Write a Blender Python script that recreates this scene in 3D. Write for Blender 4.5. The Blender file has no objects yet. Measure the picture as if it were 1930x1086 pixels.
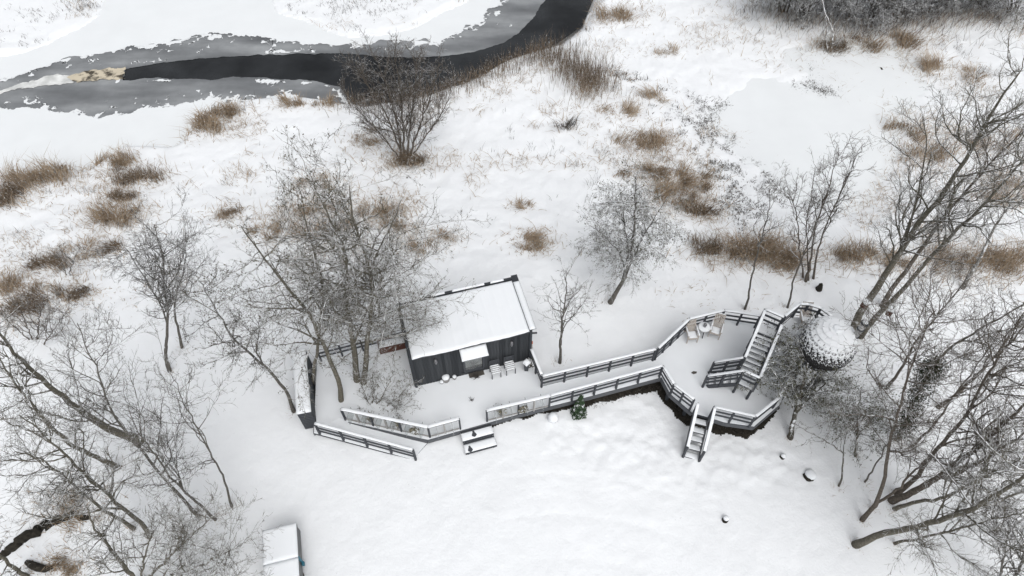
import bpy, math, random
import numpy as np
from mathutils import Matrix, Vector

C = bpy.context.scene
COL = C.collection
R = math.radians
rng = np.random.default_rng(7)
random.seed(7)

# ------------------------------------------------------------------ camera, sky, sun, exposure
CAM_H, PITCH, FPX = 24.0, R(53.4), 1287.0
cam = bpy.data.objects.new('camera', bpy.data.cameras.new('camera'))
COL.objects.link(cam)
cam.location = (0, 0, CAM_H)
cam.rotation_euler = (math.pi / 2 - PITCH, 0, 0)
cam.data.sensor_width = 36.0
cam.data.lens = 36.0 * FPX / 1930.0
cam.data.clip_end = 5000
C.camera = cam

SUN_EL, SUN_AZ = R(58), R(158)
w = bpy.data.worlds.new('World'); C.world = w; w.use_nodes = True
nt = w.node_tree; nt.nodes.clear()
sky = nt.nodes.new('ShaderNodeTexSky'); sky.sky_type = 'NISHITA'; sky.sun_disc = False
sky.sun_elevation = SUN_EL; sky.sun_rotation = SUN_AZ
sky.air_density = 1.0; sky.dust_density = 4.0; sky.ozone_density = 1.0
hsv = nt.nodes.new('ShaderNodeHueSaturation'); hsv.inputs['Saturation'].default_value = 0.16
bg = nt.nodes.new('ShaderNodeBackground'); bg.inputs['Strength'].default_value = 0.125
out = nt.nodes.new('ShaderNodeOutputWorld')
nt.links.new(sky.outputs[0], hsv.inputs['Color']); nt.links.new(hsv.outputs[0], bg.inputs['Color'])
nt.links.new(bg.outputs[0], out.inputs['Surface'])
sun = bpy.data.objects.new('sun', bpy.data.lights.new('sun', 'SUN')); COL.objects.link(sun)
sun.data.energy = 0.6; sun.data.angle = R(70); sun.data.color = (1.0, 0.98, 0.95)
sd = Vector((math.sin(SUN_AZ) * math.cos(SUN_EL), math.cos(SUN_AZ) * math.cos(SUN_EL), math.sin(SUN_EL)))
sun.rotation_euler = sd.to_track_quat('Z', 'Y').to_euler()
C.view_settings.view_transform = 'Standard'; C.view_settings.look = 'None'
C.view_settings.gamma = 1.0; C.view_settings.use_curve_mapping = False
C.view_settings.exposure = 0.38

# ------------------------------------------------------------------ survey of the photograph: sight line -> point at a known height
cp, sp = math.cos(PITCH), math.sin(PITCH)
def P(px, py, z=0.0):
    u = (px - 965.0) / FPX; v = (543.0 - py) / FPX
    d = np.array([u, cp + v * sp, -sp + v * cp])
    return np.array([0, 0, CAM_H]) + d * ((z - CAM_H) / d[2])

def sstep(x, a, b):
    t = np.clip((np.asarray(x, float) - a) / (b - a), 0, 1)
    return t * t * (3 - 2 * t)

RIVER_Z, POND_Z = -1.9, -1.50
def gz(x, y):
    sn = sstep(y, 17, 30)
    right = sstep(x, -0.8, 7) * (1 - sn) * 0.68
    left = sstep(-x, 9, 15) * (1 - sn) * 0.25
    return -0.38 - right - left - 1.05 * sn

def G(px, py, dz=0.0):
    z = -0.6
    for _ in range(8):
        p = P(px, py, z); z = float(gz(p[0], p[1]))
    p = P(px, py, z); p[2] = z + dz
    return p

# ------------------------------------------------------------------ noise
def _hash(ix, iy, seed):
    h = (ix.astype(np.int64) * 374761393 + iy.astype(np.int64) * 668265263 + seed * 974711) & 0xffffffff
    h = ((h ^ (h >> 13)) * 1274126177) & 0xffffffff
    return ((h ^ (h >> 16)) & 0xffff) / 65535.0
def vnoise(x, y, seed=0):
    ix = np.floor(x); iy = np.floor(y); fx = x - ix; fy = y - iy
    fx = fx * fx * (3 - 2 * fx); fy = fy * fy * (3 - 2 * fy)
    a = _hash(ix, iy, seed); b = _hash(ix + 1, iy, seed); c = _hash(ix, iy + 1, seed); d = _hash(ix + 1, iy + 1, seed)
    return (a + (b - a) * fx) * (1 - fy) + (c + (d - c) * fx) * fy
def fbm(x, y, s, octv=4, seed=0, gain=0.5):
    v = 0; a = 1; tot = 0
    for o in range(octv):
        v = v + a * vnoise(x / s + 17.3 * o, y / s - 9.1 * o, seed + o); tot += a; a *= gain; s *= 0.5
    return v / tot - 0.5

def poly_sdf(px, py, poly):
    """signed distance, positive inside"""
    d = np.full(px.shape, 1e9); inside = np.zeros(px.shape, bool)
    n = len(poly)
    for i in range(n):
        ax, ay = poly[i][:2]; bx, by = poly[(i + 1) % n][:2]
        ex, ey = bx - ax, by - ay; wx, wy = px - ax, py - ay
        t = np.clip((wx * ex + wy * ey) / (ex * ex + ey * ey + 1e-12), 0, 1)
        d = np.minimum(d, (wx - ex * t) ** 2 + (wy - ey * t) ** 2)
        c = ((ay > py) != (by > py)) & (px < (bx - ax) * (py - ay) / (by - ay + 1e-12) + ax)
        inside ^= c
    d = np.sqrt(d)
    return np.where(inside, d, -d)

# ------------------------------------------------------------------ materials
def new_mat(name):
    m = bpy.data.materials.new(name); m.use_nodes = True
    n = m.node_tree.nodes; n.clear()
    o = n.new('ShaderNodeOutputMaterial'); b = n.new('ShaderNodeBsdfPrincipled')
    m.node_tree.links.new(b.outputs[0], o.inputs['Surface'])
    return m, m.node_tree, n, b
def noise_node(t, scale, detail=4, rough=0.55, coord='Object'):
    tc = t.nodes.new('ShaderNodeTexCoord'); nz = t.nodes.new('ShaderNodeTexNoise')
    nz.inputs['Scale'].default_value = scale; nz.inputs['Detail'].default_value = detail
    nz.inputs['Roughness'].default_value = rough
    t.links.new(tc.outputs[coord], nz.inputs['Vector'])
    return nz
def ramp(t, fac, stops):
    r = t.nodes.new('ShaderNodeValToRGB')
    els = r.color_ramp.elements
    while len(els) < len(stops): els.new(0.5)
    for e, (p, c) in zip(els, stops):
        e.position = p; e.color = (*c, 1)
    t.links.new(fac, r.inputs['Fac'])
    return r
def bump(t, b, height, strength, dist=0.02):
    bp = t.nodes.new('ShaderNodeBump'); bp.inputs['Strength'].default_value = strength
    bp.inputs['Distance'].default_value = dist
    t.links.new(height, bp.inputs['Height']); t.links.new(bp.outputs[0], b.inputs['Normal'])
def coat_mat(name, c0, c1, scale=6.0, rough=0.85, bstr=0.3, spec=0.3, bdist=0.01, pos=(0.3, 0.7), metal=0.0, coord='Object'):
    m, t, n, b = new_mat(name)
    nz = noise_node(t, scale, coord=coord)
    r = ramp(t, nz.outputs['Fac'], [(pos[0], c0), (pos[1], c1)])
    t.links.new(r.outputs[0], b.inputs['Base Color'])
    b.inputs['Roughness'].default_value = rough; b.inputs['Specular IOR Level'].default_value = spec
    b.inputs['Metallic'].default_value = metal
    if bstr: bump(t, b, nz.outputs['Fac'], bstr, bdist)
    return m
def snow_mat(name, col=(0.80, 0.825, 0.845), scale=9.0, bstr=0.35, dist=0.02, dark=0.93):
    m, t, n, b = new_mat(name)
    nz = noise_node(t, scale, 6, 0.65); nz2 = noise_node(t, 0.6, 3)
    r = ramp(t, nz2.outputs['Fac'], [(0.3, tuple(c * dark for c in col)), (0.65, col)])
    t.links.new(r.outputs[0], b.inputs['Base Color'])
    b.inputs['Roughness'].default_value = 0.8; b.inputs['Specular IOR Level'].default_value = 0.1
    bump(t, b, nz.outputs['Fac'], bstr, dist)
    return m
def snowy_bark(name, c0, c1, snow, scale=5.0):
    """bark with snow lying on the upward sides; snow = share of the upward surface that still carries it"""
    m, t, n, b = new_mat(name)
    nz = noise_node(t, scale * 3, 4); r = ramp(t, nz.outputs['Fac'], [(0.3, c0), (0.7, c1)])
    ge = n.new('ShaderNodeNewGeometry'); sx = n.new('ShaderNodeSeparateXYZ'); t.links.new(ge.outputs['Normal'], sx.inputs[0])
    n2 = noise_node(t, scale, 3, 0.6)
    ma = n.new('ShaderNodeMath'); ma.operation = 'MULTIPLY_ADD'
    t.links.new(n2.outputs['Fac'], ma.inputs[0]); ma.inputs[1].default_value = 2.2; ma.inputs[2].default_value = -1.1 + (snow - 0.5) * 1.3
    ad = n.new('ShaderNodeMath'); ad.operation = 'ADD'; t.links.new(sx.outputs['Z'], ad.inputs[0]); t.links.new(ma.outputs[0], ad.inputs[1])
    mr = n.new('ShaderNodeMapRange'); mr.inputs['From Min'].default_value = 0.55; mr.inputs['From Max'].default_value = 0.8
    t.links.new(ad.outputs[0], mr.inputs['Value'])
    mx = n.new('ShaderNodeMix'); mx.data_type = 'RGBA'
    t.links.new(mr.outputs[0], mx.inputs['Factor']); t.links.new(r.outputs[0], mx.inputs['A']); mx.inputs['B'].default_value = (0.78, 0.80, 0.82, 1)
    t.links.new(mx.outputs['Result'], b.inputs['Base Color'])
    b.inputs['Roughness'].default_value = 0.9; b.inputs['Specular IOR Level'].default_value = 0.15
    return m
def varied(name, stops, scale=0.7, rough=0.9, snow=0.0):
    m, t, n, b = new_mat(name)
    nz = noise_node(t, scale, 5, 0.7); r = ramp(t, nz.outputs['Fac'], stops)
    if snow > 0:
        n2 = noise_node(t, 7.0, 3); mr = n.new('ShaderNodeMapRange')
        mr.inputs['From Min'].default_value = 1 - snow - 0.04; mr.inputs['From Max'].default_value = 1 - snow + 0.04
        t.links.new(n2.outputs['Fac'], mr.inputs['Value'])
        mx = n.new('ShaderNodeMix'); mx.data_type = 'RGBA'
        t.links.new(mr.outputs[0], mx.inputs['Factor']); t.links.new(r.outputs[0], mx.inputs['A']); mx.inputs['B'].default_value = (0.8, 0.82, 0.84, 1)
        t.links.new(mx.outputs['Result'], b.inputs['Base Color'])
    else:
        t.links.new(r.outputs[0], b.inputs['Base Color'])
    b.inputs['Roughness'].default_value = rough; b.inputs['Specular IOR Level'].default_value = 0.1
    return m

M = {}
M['snow'] = snow_mat('ground snow', col=(0.81, 0.83, 0.85), scale=2.6, bstr=0.55, dist=0.07, dark=0.965)
M['snow_fine'] = snow_mat('settled snow', col=(0.80, 0.825, 0.85), scale=14, bstr=0.18, dist=0.01, dark=0.97)
M['snow_deck'] = snow_mat('deck snow', col=(0.765, 0.79, 0.815), scale=10, bstr=0.25, dist=0.012, dark=0.93)
M['snow_ice'] = snow_mat('snow on ice', col=(0.75, 0.775, 0.79), scale=3.0, bstr=0.06, dist=0.01, dark=0.965)
M['bark_grey'] = snowy_bark('grey bark', (0.072, 0.067, 0.06), (0.165, 0.155, 0.138), 0.42)
M['bark_olive'] = snowy_bark('olive bark', (0.075, 0.07, 0.056), (0.18, 0.166, 0.135), 0.46)
M['bark_brown'] = snowy_bark('brown bark', (0.07, 0.06, 0.05), (0.155, 0.134, 0.113), 0.34)
M['bark_snowy'] = snowy_bark('snow laden bark', (0.05, 0.046, 0.038), (0.11, 0.10, 0.082), 0.60)
M['bark_white'] = snowy_bark('snow coated trunk', (0.10, 0.09, 0.08), (0.25, 0.24, 0.22), 0.75)
M['cones'] = varied('alder cones', [(0.35, (0.045, 0.042, 0.028)), (0.65, (0.12, 0.108, 0.068))], 3)
M['leaf_olive'] = varied('withered olive leaves', [(0.35, (0.06, 0.062, 0.036)), (0.65, (0.135, 0.134, 0.085))], 3, snow=0.40)
M['ivy'] = varied('ivy leaves', [(0.35, (0.02, 0.026, 0.016)), (0.65, (0.05, 0.055, 0.032))], 3, snow=0.36)
M['needles'] = varied('conifer needles', [(0.35, (0.03, 0.055, 0.03)), (0.65, (0.08, 0.125, 0.07))], 4, snow=0.40)
M['straw'] = varied('dry straw', [(0.3, (0.17, 0.125, 0.085)), (0.5, (0.30, 0.23, 0.16)), (0.7, (0.47, 0.39, 0.295))], 6, snow=0.36)
M['straw_pale'] = varied('pale dry grass', [(0.3, (0.26, 0.19, 0.13)), (0.7, (0.46, 0.38, 0.29))], 1.2)
M['reed'] = varied('dark reed stems', [(0.3, (0.085, 0.066, 0.048)), (0.55, (0.20, 0.155, 0.112)), (0.75, (0.38, 0.305, 0.225))], 7, snow=0.36)
M['stem_dark'] = varied('dead dark stems', [(0.3, (0.05, 0.046, 0.042)), (0.7, (0.14, 0.128, 0.112))], 2)
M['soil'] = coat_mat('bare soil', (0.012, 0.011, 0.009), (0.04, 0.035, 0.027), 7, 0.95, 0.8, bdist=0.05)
M['wood_dark'] = coat_mat('charcoal painted timber', (0.028, 0.032, 0.038), (0.05, 0.055, 0.062), 14, 0.7, 0.15)
M['wood_rail'] = coat_mat('dark grey rail timber', (0.04, 0.044, 0.051), (0.075, 0.08, 0.09), 14, 0.75, 0.15)
M['wood_fascia'] = coat_mat('grey fascia timber', (0.07, 0.075, 0.083), (0.11, 0.115, 0.125), 10, 0.75, 0.15)
M['wood_pale'] = coat_mat('weathered pale wood', (0.37, 0.335, 0.30), (0.54, 0.49, 0.445), 12, 0.8, 0.2)
M['wood_grey'] = coat_mat('silvered wood', (0.24, 0.235, 0.225), (0.40, 0.39, 0.38), 12, 0.8, 0.2)
M['wood_rust'] = coat_mat('red brown timber', (0.06, 0.022, 0.015), (0.13, 0.055, 0.038), 12, 0.8, 0.2)
M['metal_dark'] = coat_mat('dark sheet metal', (0.03, 0.033, 0.038), (0.05, 0.054, 0.06), 8, 0.4, 0.0)
M['steel'] = coat_mat('chimney steel', (0.35, 0.35, 0.35), (0.5, 0.5, 0.5), 8, 0.35, 0.0, metal=0.8)
M['tarp'] = coat_mat('grey green tarpaulin', (0.10, 0.105, 0.105), (0.17, 0.175, 0.175), 3, 0.6, 0.3)
M['teal'] = coat_mat('teal strap', (0.02, 0.12, 0.17), (0.04, 0.18, 0.25), 8, 0.6, 0.0)
M['red'] = coat_mat('orange red plastic', (0.5, 0.1, 0.04), (0.6, 0.14, 0.06), 8, 0.5, 0.0)
M['bristle'] = coat_mat('green broom bristles', (0.16, 0.15, 0.05), (0.27, 0.25, 0.1), 20, 0.9, 0.2)
M['pot'] = coat_mat('stone pot', (0.16, 0.155, 0.15), (0.3, 0.29, 0.28), 9, 0.85, 0.2)
M['lamp'] = coat_mat('pewter lamp', (0.18, 0.18, 0.19), (0.28, 0.28, 0.29), 9, 0.4, 0.0, metal=0.6)
M['wreath'] = varied('wreath twigs', [(0.35, (0.10, 0.095, 0.06)), (0.65, (0.30, 0.28, 0.22))], 9, snow=0.45)
M['curtain'] = coat_mat('interior wall', (0.30, 0.32, 0.32), (0.42, 0.44, 0.44), 4, 0.9, 0.0)
# cladding boards: each board its own tone
m, t, n, b = new_mat('black stained cladding')
oi = n.new('ShaderNodeObjectInfo'); r = ramp(t, oi.outputs['Random'], [(0.0, (0.024, 0.027, 0.031)), (1.0, (0.055, 0.060, 0.066))])
nz = noise_node(t, 5.0, 5); mx = n.new('ShaderNodeMix'); mx.data_type = 'RGBA'; mx.blend_type = 'MULTIPLY'; mx.inputs['Factor'].default_value = 0.55
r2 = ramp(t, nz.outputs['Fac'], [(0.3, (0.45, 0.45, 0.45)), (0.7, (1.25, 1.25, 1.25))])
t.links.new(r.outputs[0], mx.inputs['A']); t.links.new(r2.outputs[0], mx.inputs['B']); t.links.new(mx.outputs['Result'], b.inputs['Base Color'])
b.inputs['Roughness'].default_value = 0.75; b.inputs['Specular IOR Level'].default_value = 0.25
M['cladding'] = m
# shingles: dark, with wind-blown snow on the upward ones
M['shingle_snow'] = snowy_bark('snow covered shingle', (0.02, 0.02, 0.02), (0.05, 0.05, 0.05), 0.84, 7.0)
M['shingle_bare'] = snowy_bark('bare dark shingle', (0.012, 0.012, 0.013), (0.035, 0.034, 0.034), 0.72, 18.0)
M['shingle'] = snowy_bark('dark shingle', (0.012, 0.012, 0.013), (0.035, 0.034, 0.034), 0.66, 12.0)
# glass
m, t, n, b = new_mat('window glass')
b.inputs['Base Color'].default_value = (0.93, 0.96, 0.96, 1); b.inputs['Roughness'].default_value = 0.03
b.inputs['Transmission Weight'].default_value = 0.9; b.inputs['IOR'].default_value = 1.45
M['glass'] = m
# thin ice
m, t, n, b = new_mat('thin grey ice')
mp = n.new('ShaderNodeMapping'); tc = n.new('ShaderNodeTexCoord'); mp.inputs['Scale'].default_value = (0.16, 0.55, 1)
mp.inputs['Rotation'].default_value = (0, 0, R(-8))
t.links.new(tc.outputs['Object'], mp.inputs['Vector'])
nz = n.new('ShaderNodeTexNoise'); nz.inputs['Scale'].default_value = 1.0; nz.inputs['Detail'].default_value = 6; t.links.new(mp.outputs[0], nz.inputs['Vector'])
r = ramp(t, nz.outputs['Fac'], [(0.3, (0.10, 0.106, 0.112)), (0.48, (0.175, 0.184, 0.192)), (0.68, (0.31, 0.323, 0.332))])
nz2 = noise_node(t, 1.1, 6, 0.7)
mx = n.new('ShaderNodeMix'); mx.data_type = 'RGBA'; mx.blend_type = 'MULTIPLY'; mx.inputs['Factor'].default_value = 0.5
r2 = ramp(t, nz2.outputs['Fac'], [(0.3, (0.7, 0.7, 0.7)), (0.7, (1.2, 1.2, 1.2))])
t.links.new(r.outputs[0], mx.inputs['A']); t.links.new(r2.outputs[0], mx.inputs['B'])
t.links.new(mx.outputs['Result'], b.inputs['Base Color']); b.inputs['Roughness'].default_value = 0.35
M['thin_ice'] = m
m, t, n, b = new_mat('dark river water')
b.inputs['Base Color'].default_value = (0.006, 0.007, 0.008, 1); b.inputs['Roughness'].default_value = 0.10; b.inputs['Specular IOR Level'].default_value = 0.34
nz = noise_node(t, 3.5, 3); bump(t, b, nz.outputs['Fac'], 0.25, 0.03)
nz3 = noise_node(t, 0.35, 3); r3 = ramp(t, nz3.outputs['Fac'], [(0.35, (0.004, 0.005, 0.006)), (0.7, (0.028, 0.031, 0.034))]); t.links.new(r3.outputs[0], b.inputs['Base Color'])
M['water'] = m
M['slush'] = coat_mat('brown foamy slush', (0.07, 0.06, 0.045), (0.55, 0.49, 0.38), 1.8, 0.8, 0.5, bdist=0.04, pos=(0.38, 0.5))
M['slush_white'] = coat_mat('white brash ice', (0.45, 0.46, 0.45), (0.75, 0.76, 0.75), 1.5, 0.8, 0.5, bdist=0.03)

# ------------------------------------------------------------------ object helpers
def tag(o, label, cat, group=None, kind=None):
    if label: o['label'] = label
    if cat: o['category'] = cat
    if group: o['group'] = group
    if kind: o['kind'] = kind
    return o
def empty(name, loc, label, cat, group=None, rz=0.0):
    o = bpy.data.objects.new(name, None); COL.objects.link(o)
    o.location = tuple(loc); o.rotation_euler = (0, 0, rz); o.empty_display_size = 0.2
    return tag(o, label, cat, group)
def link_mesh(name, verts, faces, mat, parent=None, smooth=False, origin=None):
    me = bpy.data.meshes.new(name)
    verts = np.asarray(verts, float)
    if origin is not None: verts = verts - np.asarray(origin)
    me.from_pydata(verts.tolist(), [], faces)
    me.materials.append(mat)
    if smooth: me.polygons.foreach_set('use_smooth', np.ones(len(me.polygons), bool))
    me.update()
    o = bpy.data.objects.new(name, me); COL.objects.link(o)
    if parent: o.parent = parent
    elif origin is not None: o.location = tuple(origin)
    return o
def np_mesh(name, V, quads, tris, mat, smooth=True):
    me = bpy.data.meshes.new(name)
    nq, ntr = len(quads), len(tris)
    me.vertices.add(len(V)); me.vertices.foreach_set('co', np.asarray(V, np.float32).ravel())
    me.loops.add(nq * 4 + ntr * 3)
    idx = np.concatenate([np.asarray(quads, np.int32).ravel(), np.asarray(tris, np.int32).ravel()]).astype(np.int32)
    me.loops.foreach_set('vertex_index', idx)
    me.polygons.add(nq + ntr)
    st = np.concatenate([np.arange(nq) * 4, nq * 4 + np.arange(ntr) * 3]).astype(np.int32)
    me.polygons.foreach_set('loop_start', st)
    me.polygons.foreach_set('use_smooth', np.full(nq + ntr, smooth, bool))
    me.materials.append(mat); me.update(calc_edges=True); me.validate()
    return me
def add_obj(name, me, parent=None):
    o = bpy.data.objects.new(name, me); COL.objects.link(o)
    if parent: o.parent = parent
    return o

_box = {}
def unit_box(mat):
    if mat.name not in _box:
        v = [(x, y, z) for x in (-.5, .5) for y in (-.5, .5) for z in (-.5, .5)]
        f = [(0, 1, 3, 2), (4, 6, 7, 5), (0, 4, 5, 1), (2, 3, 7, 6), (0, 2, 6, 4), (1, 5, 7, 3)]
        me = bpy.data.meshes.new('timber'); me.from_pydata(v, [], f); me.materials.append(mat); me.update()
        _box[mat.name] = me
    return _box[mat.name]
def beam(name, a, b, wd, ht, mat, parent=None, side=None):
    """a box of section wd x ht running from a to b (in the parent's frame)"""
    a = Vector(a); b = Vector(b); d = b - a; L = d.length; x = d / L
    up = Vector((0, 0, 1))
    if abs(x.z) > 0.95: up = Vector(side) if side is not None else Vector((0, 1, 0))
    y = up.cross(x).normalized(); z = x.cross(y)
    m = Matrix(((x.x * L, y.x * wd, z.x * ht, (a.x + b.x) / 2), (x.y * L, y.y * wd, z.y * ht, (a.y + b.y) / 2),
                (x.z * L, y.z * wd, z.z * ht, (a.z + b.z) / 2), (0, 0, 0, 1)))
    o = bpy.data.objects.new(name, unit_box(mat)); COL.objects.link(o)
    if parent: o.parent = parent
    o.matrix_local = m
    return o
def snow_ridge(name, a, b, wd, th, parent, seed=0, mat=None):
    """a rounded, slightly uneven strip of snow lying on a rail or beam from a to b"""
    a = np.array(a, float); b = np.array(b, float); d = b - a; L = np.linalg.norm(d); d /= L
    s = np.array([-d[1], d[0], 0]); s /= np.linalg.norm(s)
    n = max(3, int(L / 0.12)); V = []; F = []
    prof = [(-.5, 0), (-.52, .55), (-.3, .95), (0, 1.05), (.3, .95), (.52, .55), (.5, 0)]
    for i in range(n + 1):
        c = a + d * L * i / n; lo_ = .45 + .85 * float(vnoise(np.array([a[0] * 3 + i * .31]), np.array([a[1] * 5 + .5]), 9)[0])
        for j, (u, h) in enumerate(prof):
            k = 1 + 0.28 * (random.random() - .5)
            e = 0.55 if i in (0, n) else 1.0
            V.append(c + s * u * wd * (1 + 0.12 * (random.random() - .5)) + np.array([0, 0, th * h * k * lo_ * (e if h > .6 else 1)]))
    m_ = len(prof)
    for i in range(n):
        for j in range(m_ - 1):
            F.append((i * m_ + j, (i + 1) * m_ + j, (i + 1) * m_ + j + 1, i * m_ + j + 1))
    F.append(tuple(range(m_))); F.append(tuple(n * m_ + j for j in reversed(range(m_))))
    return link_mesh(name, V, F, mat or M['snow_fine'], parent, smooth=True)
def snow_slab(name, p00, p10, p11, p01, th, parent, res=0.12, amp=0.012, seam=0.0, mat=None, edge=0.1):
    """snow lying on a four-sided surface: rounded edges, gentle unevenness"""
    p00, p10, p11, p01 = [np.array(p, float) for p in (p00, p10, p11, p01)]
    Lu = np.linalg.norm(p10 - p00); Lv = np.linalg.norm(p01 - p00)
    nu = max(4, int(Lu / res)); nv = max(4, int(Lv / res))
    U, Vv = np.meshgrid(np.linspace(0, 1, nu + 1), np.linspace(0, 1, nv + 1), indexing='ij')
    base = (p00[None, None] * ((1 - U) * (1 - Vv))[..., None] + p10 * (U * (1 - Vv))[..., None] + p11 * (U * Vv)[..., None] + p01 * ((1 - U) * Vv)[..., None])
    du = np.minimum(U, 1 - U) * Lu; dv = np.minimum(Vv, 1 - Vv) * Lv
    e = np.clip(np.minimum(du, dv) / edge, 0, 1); e = 0.35 + 0.65 * np.sqrt(1 - (1 - e) ** 2)
    h = th * e + amp * 2 * fbm(base[..., 0], base[..., 1], 0.5, 3, 5) * np.clip(np.minimum(du, dv) / edge, 0, 1)
    if seam: h = h + seam * np.exp(-(((U * Lu) % 0.48 - 0.24) / 0.05) ** 2) * e
    if seam:
        fr_ = np.exp(-Vv * Lv / .12) * .07 * (fbm(U * Lu, U * 0, .45, 3, 77) - .1); base = base + fr_[..., None] * (p01 - p00) / Lv
    top = base.copy(); top[..., 2] += h
    V = np.concatenate([top.reshape(-1, 3), base.reshape(-1, 3)]); N = (nu + 1) * (nv + 1)
    F = []
    ix = lambda i, j: i * (nv + 1) + j
    for i in range(nu):
        for j in range(nv): F.append((ix(i, j), ix(i + 1, j), ix(i + 1, j + 1), ix(i, j + 1)))
    ring = [ix(i, 0) for i in range(nu)] + [ix(nu, j) for j in range(nv)] + [ix(i, nv) for i in range(nu, 0, -1)] + [ix(0, j) for j in range(nv, 0, -1)]
    for k in range(len(ring)):
        a, b2 = ring[k], ring[(k + 1) % len(ring)]; F.append((a, a + N, b2 + N, b2))
    return link_mesh(name, V, F, mat or M['snow_fine'], parent, smooth=True)
def prism(name, poly, z0, z1, mat, parent=None, origin=None):
    n = len(poly); z0s = z0 if hasattr(z0, '__len__') else [z0] * n; z1s = z1 if hasattr(z1, '__len__') else [z1] * n
    V = [(p[0], p[1], z) for p, z in zip(poly, z0s)] + [(p[0], p[1], z) for p, z in zip(poly, z1s)]
    F = [tuple(reversed(range(n))), tuple(range(n, 2 * n))] + [(i, (i + 1) % n, n + (i + 1) % n, n + i) for i in range(n)]
    return link_mesh(name, V, F, mat, parent, origin=origin)
def lathe(name, prof, mat, parent=None, n=16, loc=(0, 0, 0), smooth=True, jit=0.0):
    V = []; F = []
    for r_, z_ in prof:
        for k in range(n):
            a = 2 * math.pi * k / n; q = r_ * (1 + jit * (random.random() - .5))
            V.append((loc[0] + q * math.cos(a), loc[1] + q * math.sin(a), loc[2] + z_ + jit * r_ * (random.random() - .5) * .5))
    for i in range(len(prof) - 1):
        for k in range(n): F.append((i * n + k, i * n + (k + 1) % n, (i + 1) * n + (k + 1) % n, (i + 1) * n + k))
    F.append(tuple(reversed(range(n)))); F.append(tuple((len(prof) - 1) * n + k for k in range(n)))
    return link_mesh(name, V, F, mat, parent, smooth)

# ------------------------------------------------------------------ tubes (vectorised)
def tubes(groups):
    """groups: list of (pts (N,n,3), rad (N,n), sides) -> V, quads, tris"""
    Vs, Qs, Ts = [], [], []; off = 0
    for pts, rad, s in groups:
        if len(pts) == 0: continue
        N, n, _ = pts.shape
        tan = np.gradient(pts, axis=1); tan /= np.linalg.norm(tan, axis=2, keepdims=True) + 1e-9
        mean = pts[:, -1] - pts[:, 0]
        ref = np.eye(3)[np.argmin(np.abs(mean), axis=1)][:, None, :]
        n1 = np.cross(tan, np.broadcast_to(ref, tan.shape)); n1 /= np.linalg.norm(n1, axis=2, keepdims=True) + 1e-9
        n2 = np.cross(tan, n1)
        a = 2 * np.pi * np.arange(s) / s
        ring = pts[:, :, None, :] + rad[:, :, None, None] * (np.cos(a)[None, None, :, None] * n1[:, :, None, :] + np.sin(a)[None, None, :, None] * n2[:, :, None, :])
        Vs.append(ring.reshape(-1, 3))
        base = off + (np.arange(N) * n * s)[:, None, None]
        i = np.arange(n - 1)[None, :, None] * s; k = np.arange(s)[None, None, :]; k2 = (k + 1) % s
        q = np.stack([base + i + k, base + i + k2, base + i + s + k2, base + i + s + k], -1)
        Qs.append(q.reshape(-1, 4))
        end = base[:, :, 0] + (n - 1) * s
        for k in range(1, s - 1): Ts.append(np.concatenate([end, end + k, end + k + 1], 1))
        for k in range(1, s - 1): Ts.append(np.concatenate([base[:, :, 0], base[:, :, 0] + k + 1, base[:, :, 0] + k], 1))
        off += N * n * s
    V = np.concatenate(Vs) if Vs else np.zeros((0, 3))
    return V, np.concatenate(Qs) if Qs else np.zeros((0, 4), int), np.concatenate(Ts) if Ts else np.zeros((0, 3), int)

def unit(v): return v / (np.linalg.norm(v, axis=-1, keepdims=True) + 1e-9)

def spawn(par, dens, t0, t1, ang, lenf, n, up, wig, rs, rmin, lmin=0.12, lmax=9, drop=0.5):
    """children of every parent branch: dens per metre between t0 and t1"""
    pts, rad = par; N, m, _ = pts.shape
    plen = np.linalg.norm(np.diff(pts, axis=1), axis=2).sum(1)
    cnt = np.floor(plen * (t1 - t0) * dens + rng.random(N)).astype(int)
    idx = np.repeat(np.arange(N), cnt); K = len(idx)
    if K == 0: return np.zeros((0, n, 3)), np.zeros((0, n))
    t = t0 + (t1 - t0) * rng.random(K) ** 0.9
    f = t * (m - 1); i0 = np.minimum(f.astype(int), m - 2); fr = (f - i0)[:, None]
    p0 = pts[idx, i0]; p1 = pts[idx, i0 + 1]; pos = p0 * (1 - fr) + p1 * fr; tan = unit(p1 - p0)
    r0 = rad[idx, i0] * (1 - fr[:, 0]) + rad[idx, i0 + 1] * fr[:, 0]
    rnd = rng.normal(size=(K, 3)); perp = unit(rnd - (rnd * tan).sum(1, keepdims=True) * tan)
    a = ang * (0.7 + 0.6 * rng.random(K))[:, None]
    d = unit(np.cos(a) * tan + np.sin(a) * perp)
    L = np.clip(plen[idx] * lenf * (1 - drop * t) * (0.55 + 0.9 * rng.random(K)), lmin, lmax)
    out = np.zeros((K, n, 3)); out[:, 0] = pos; st = (L / (n - 1))[:, None]
    for k in range(1, n):
        d = unit(d + wig * rng.normal(size=(K, 3)) + np.array([0, 0, up]) / (n - 1))
        pos = pos + d * st; out[:, k] = pos
    rb = np.maximum(np.minimum(r0 * 0.75, rs * (0.35 + L)), rmin)
    tt = np.linspace(0, 1, n)[None, :]
    return out, np.maximum(rb[:, None] * (1 - 0.75 * tt), rmin * 0.7)

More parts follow.
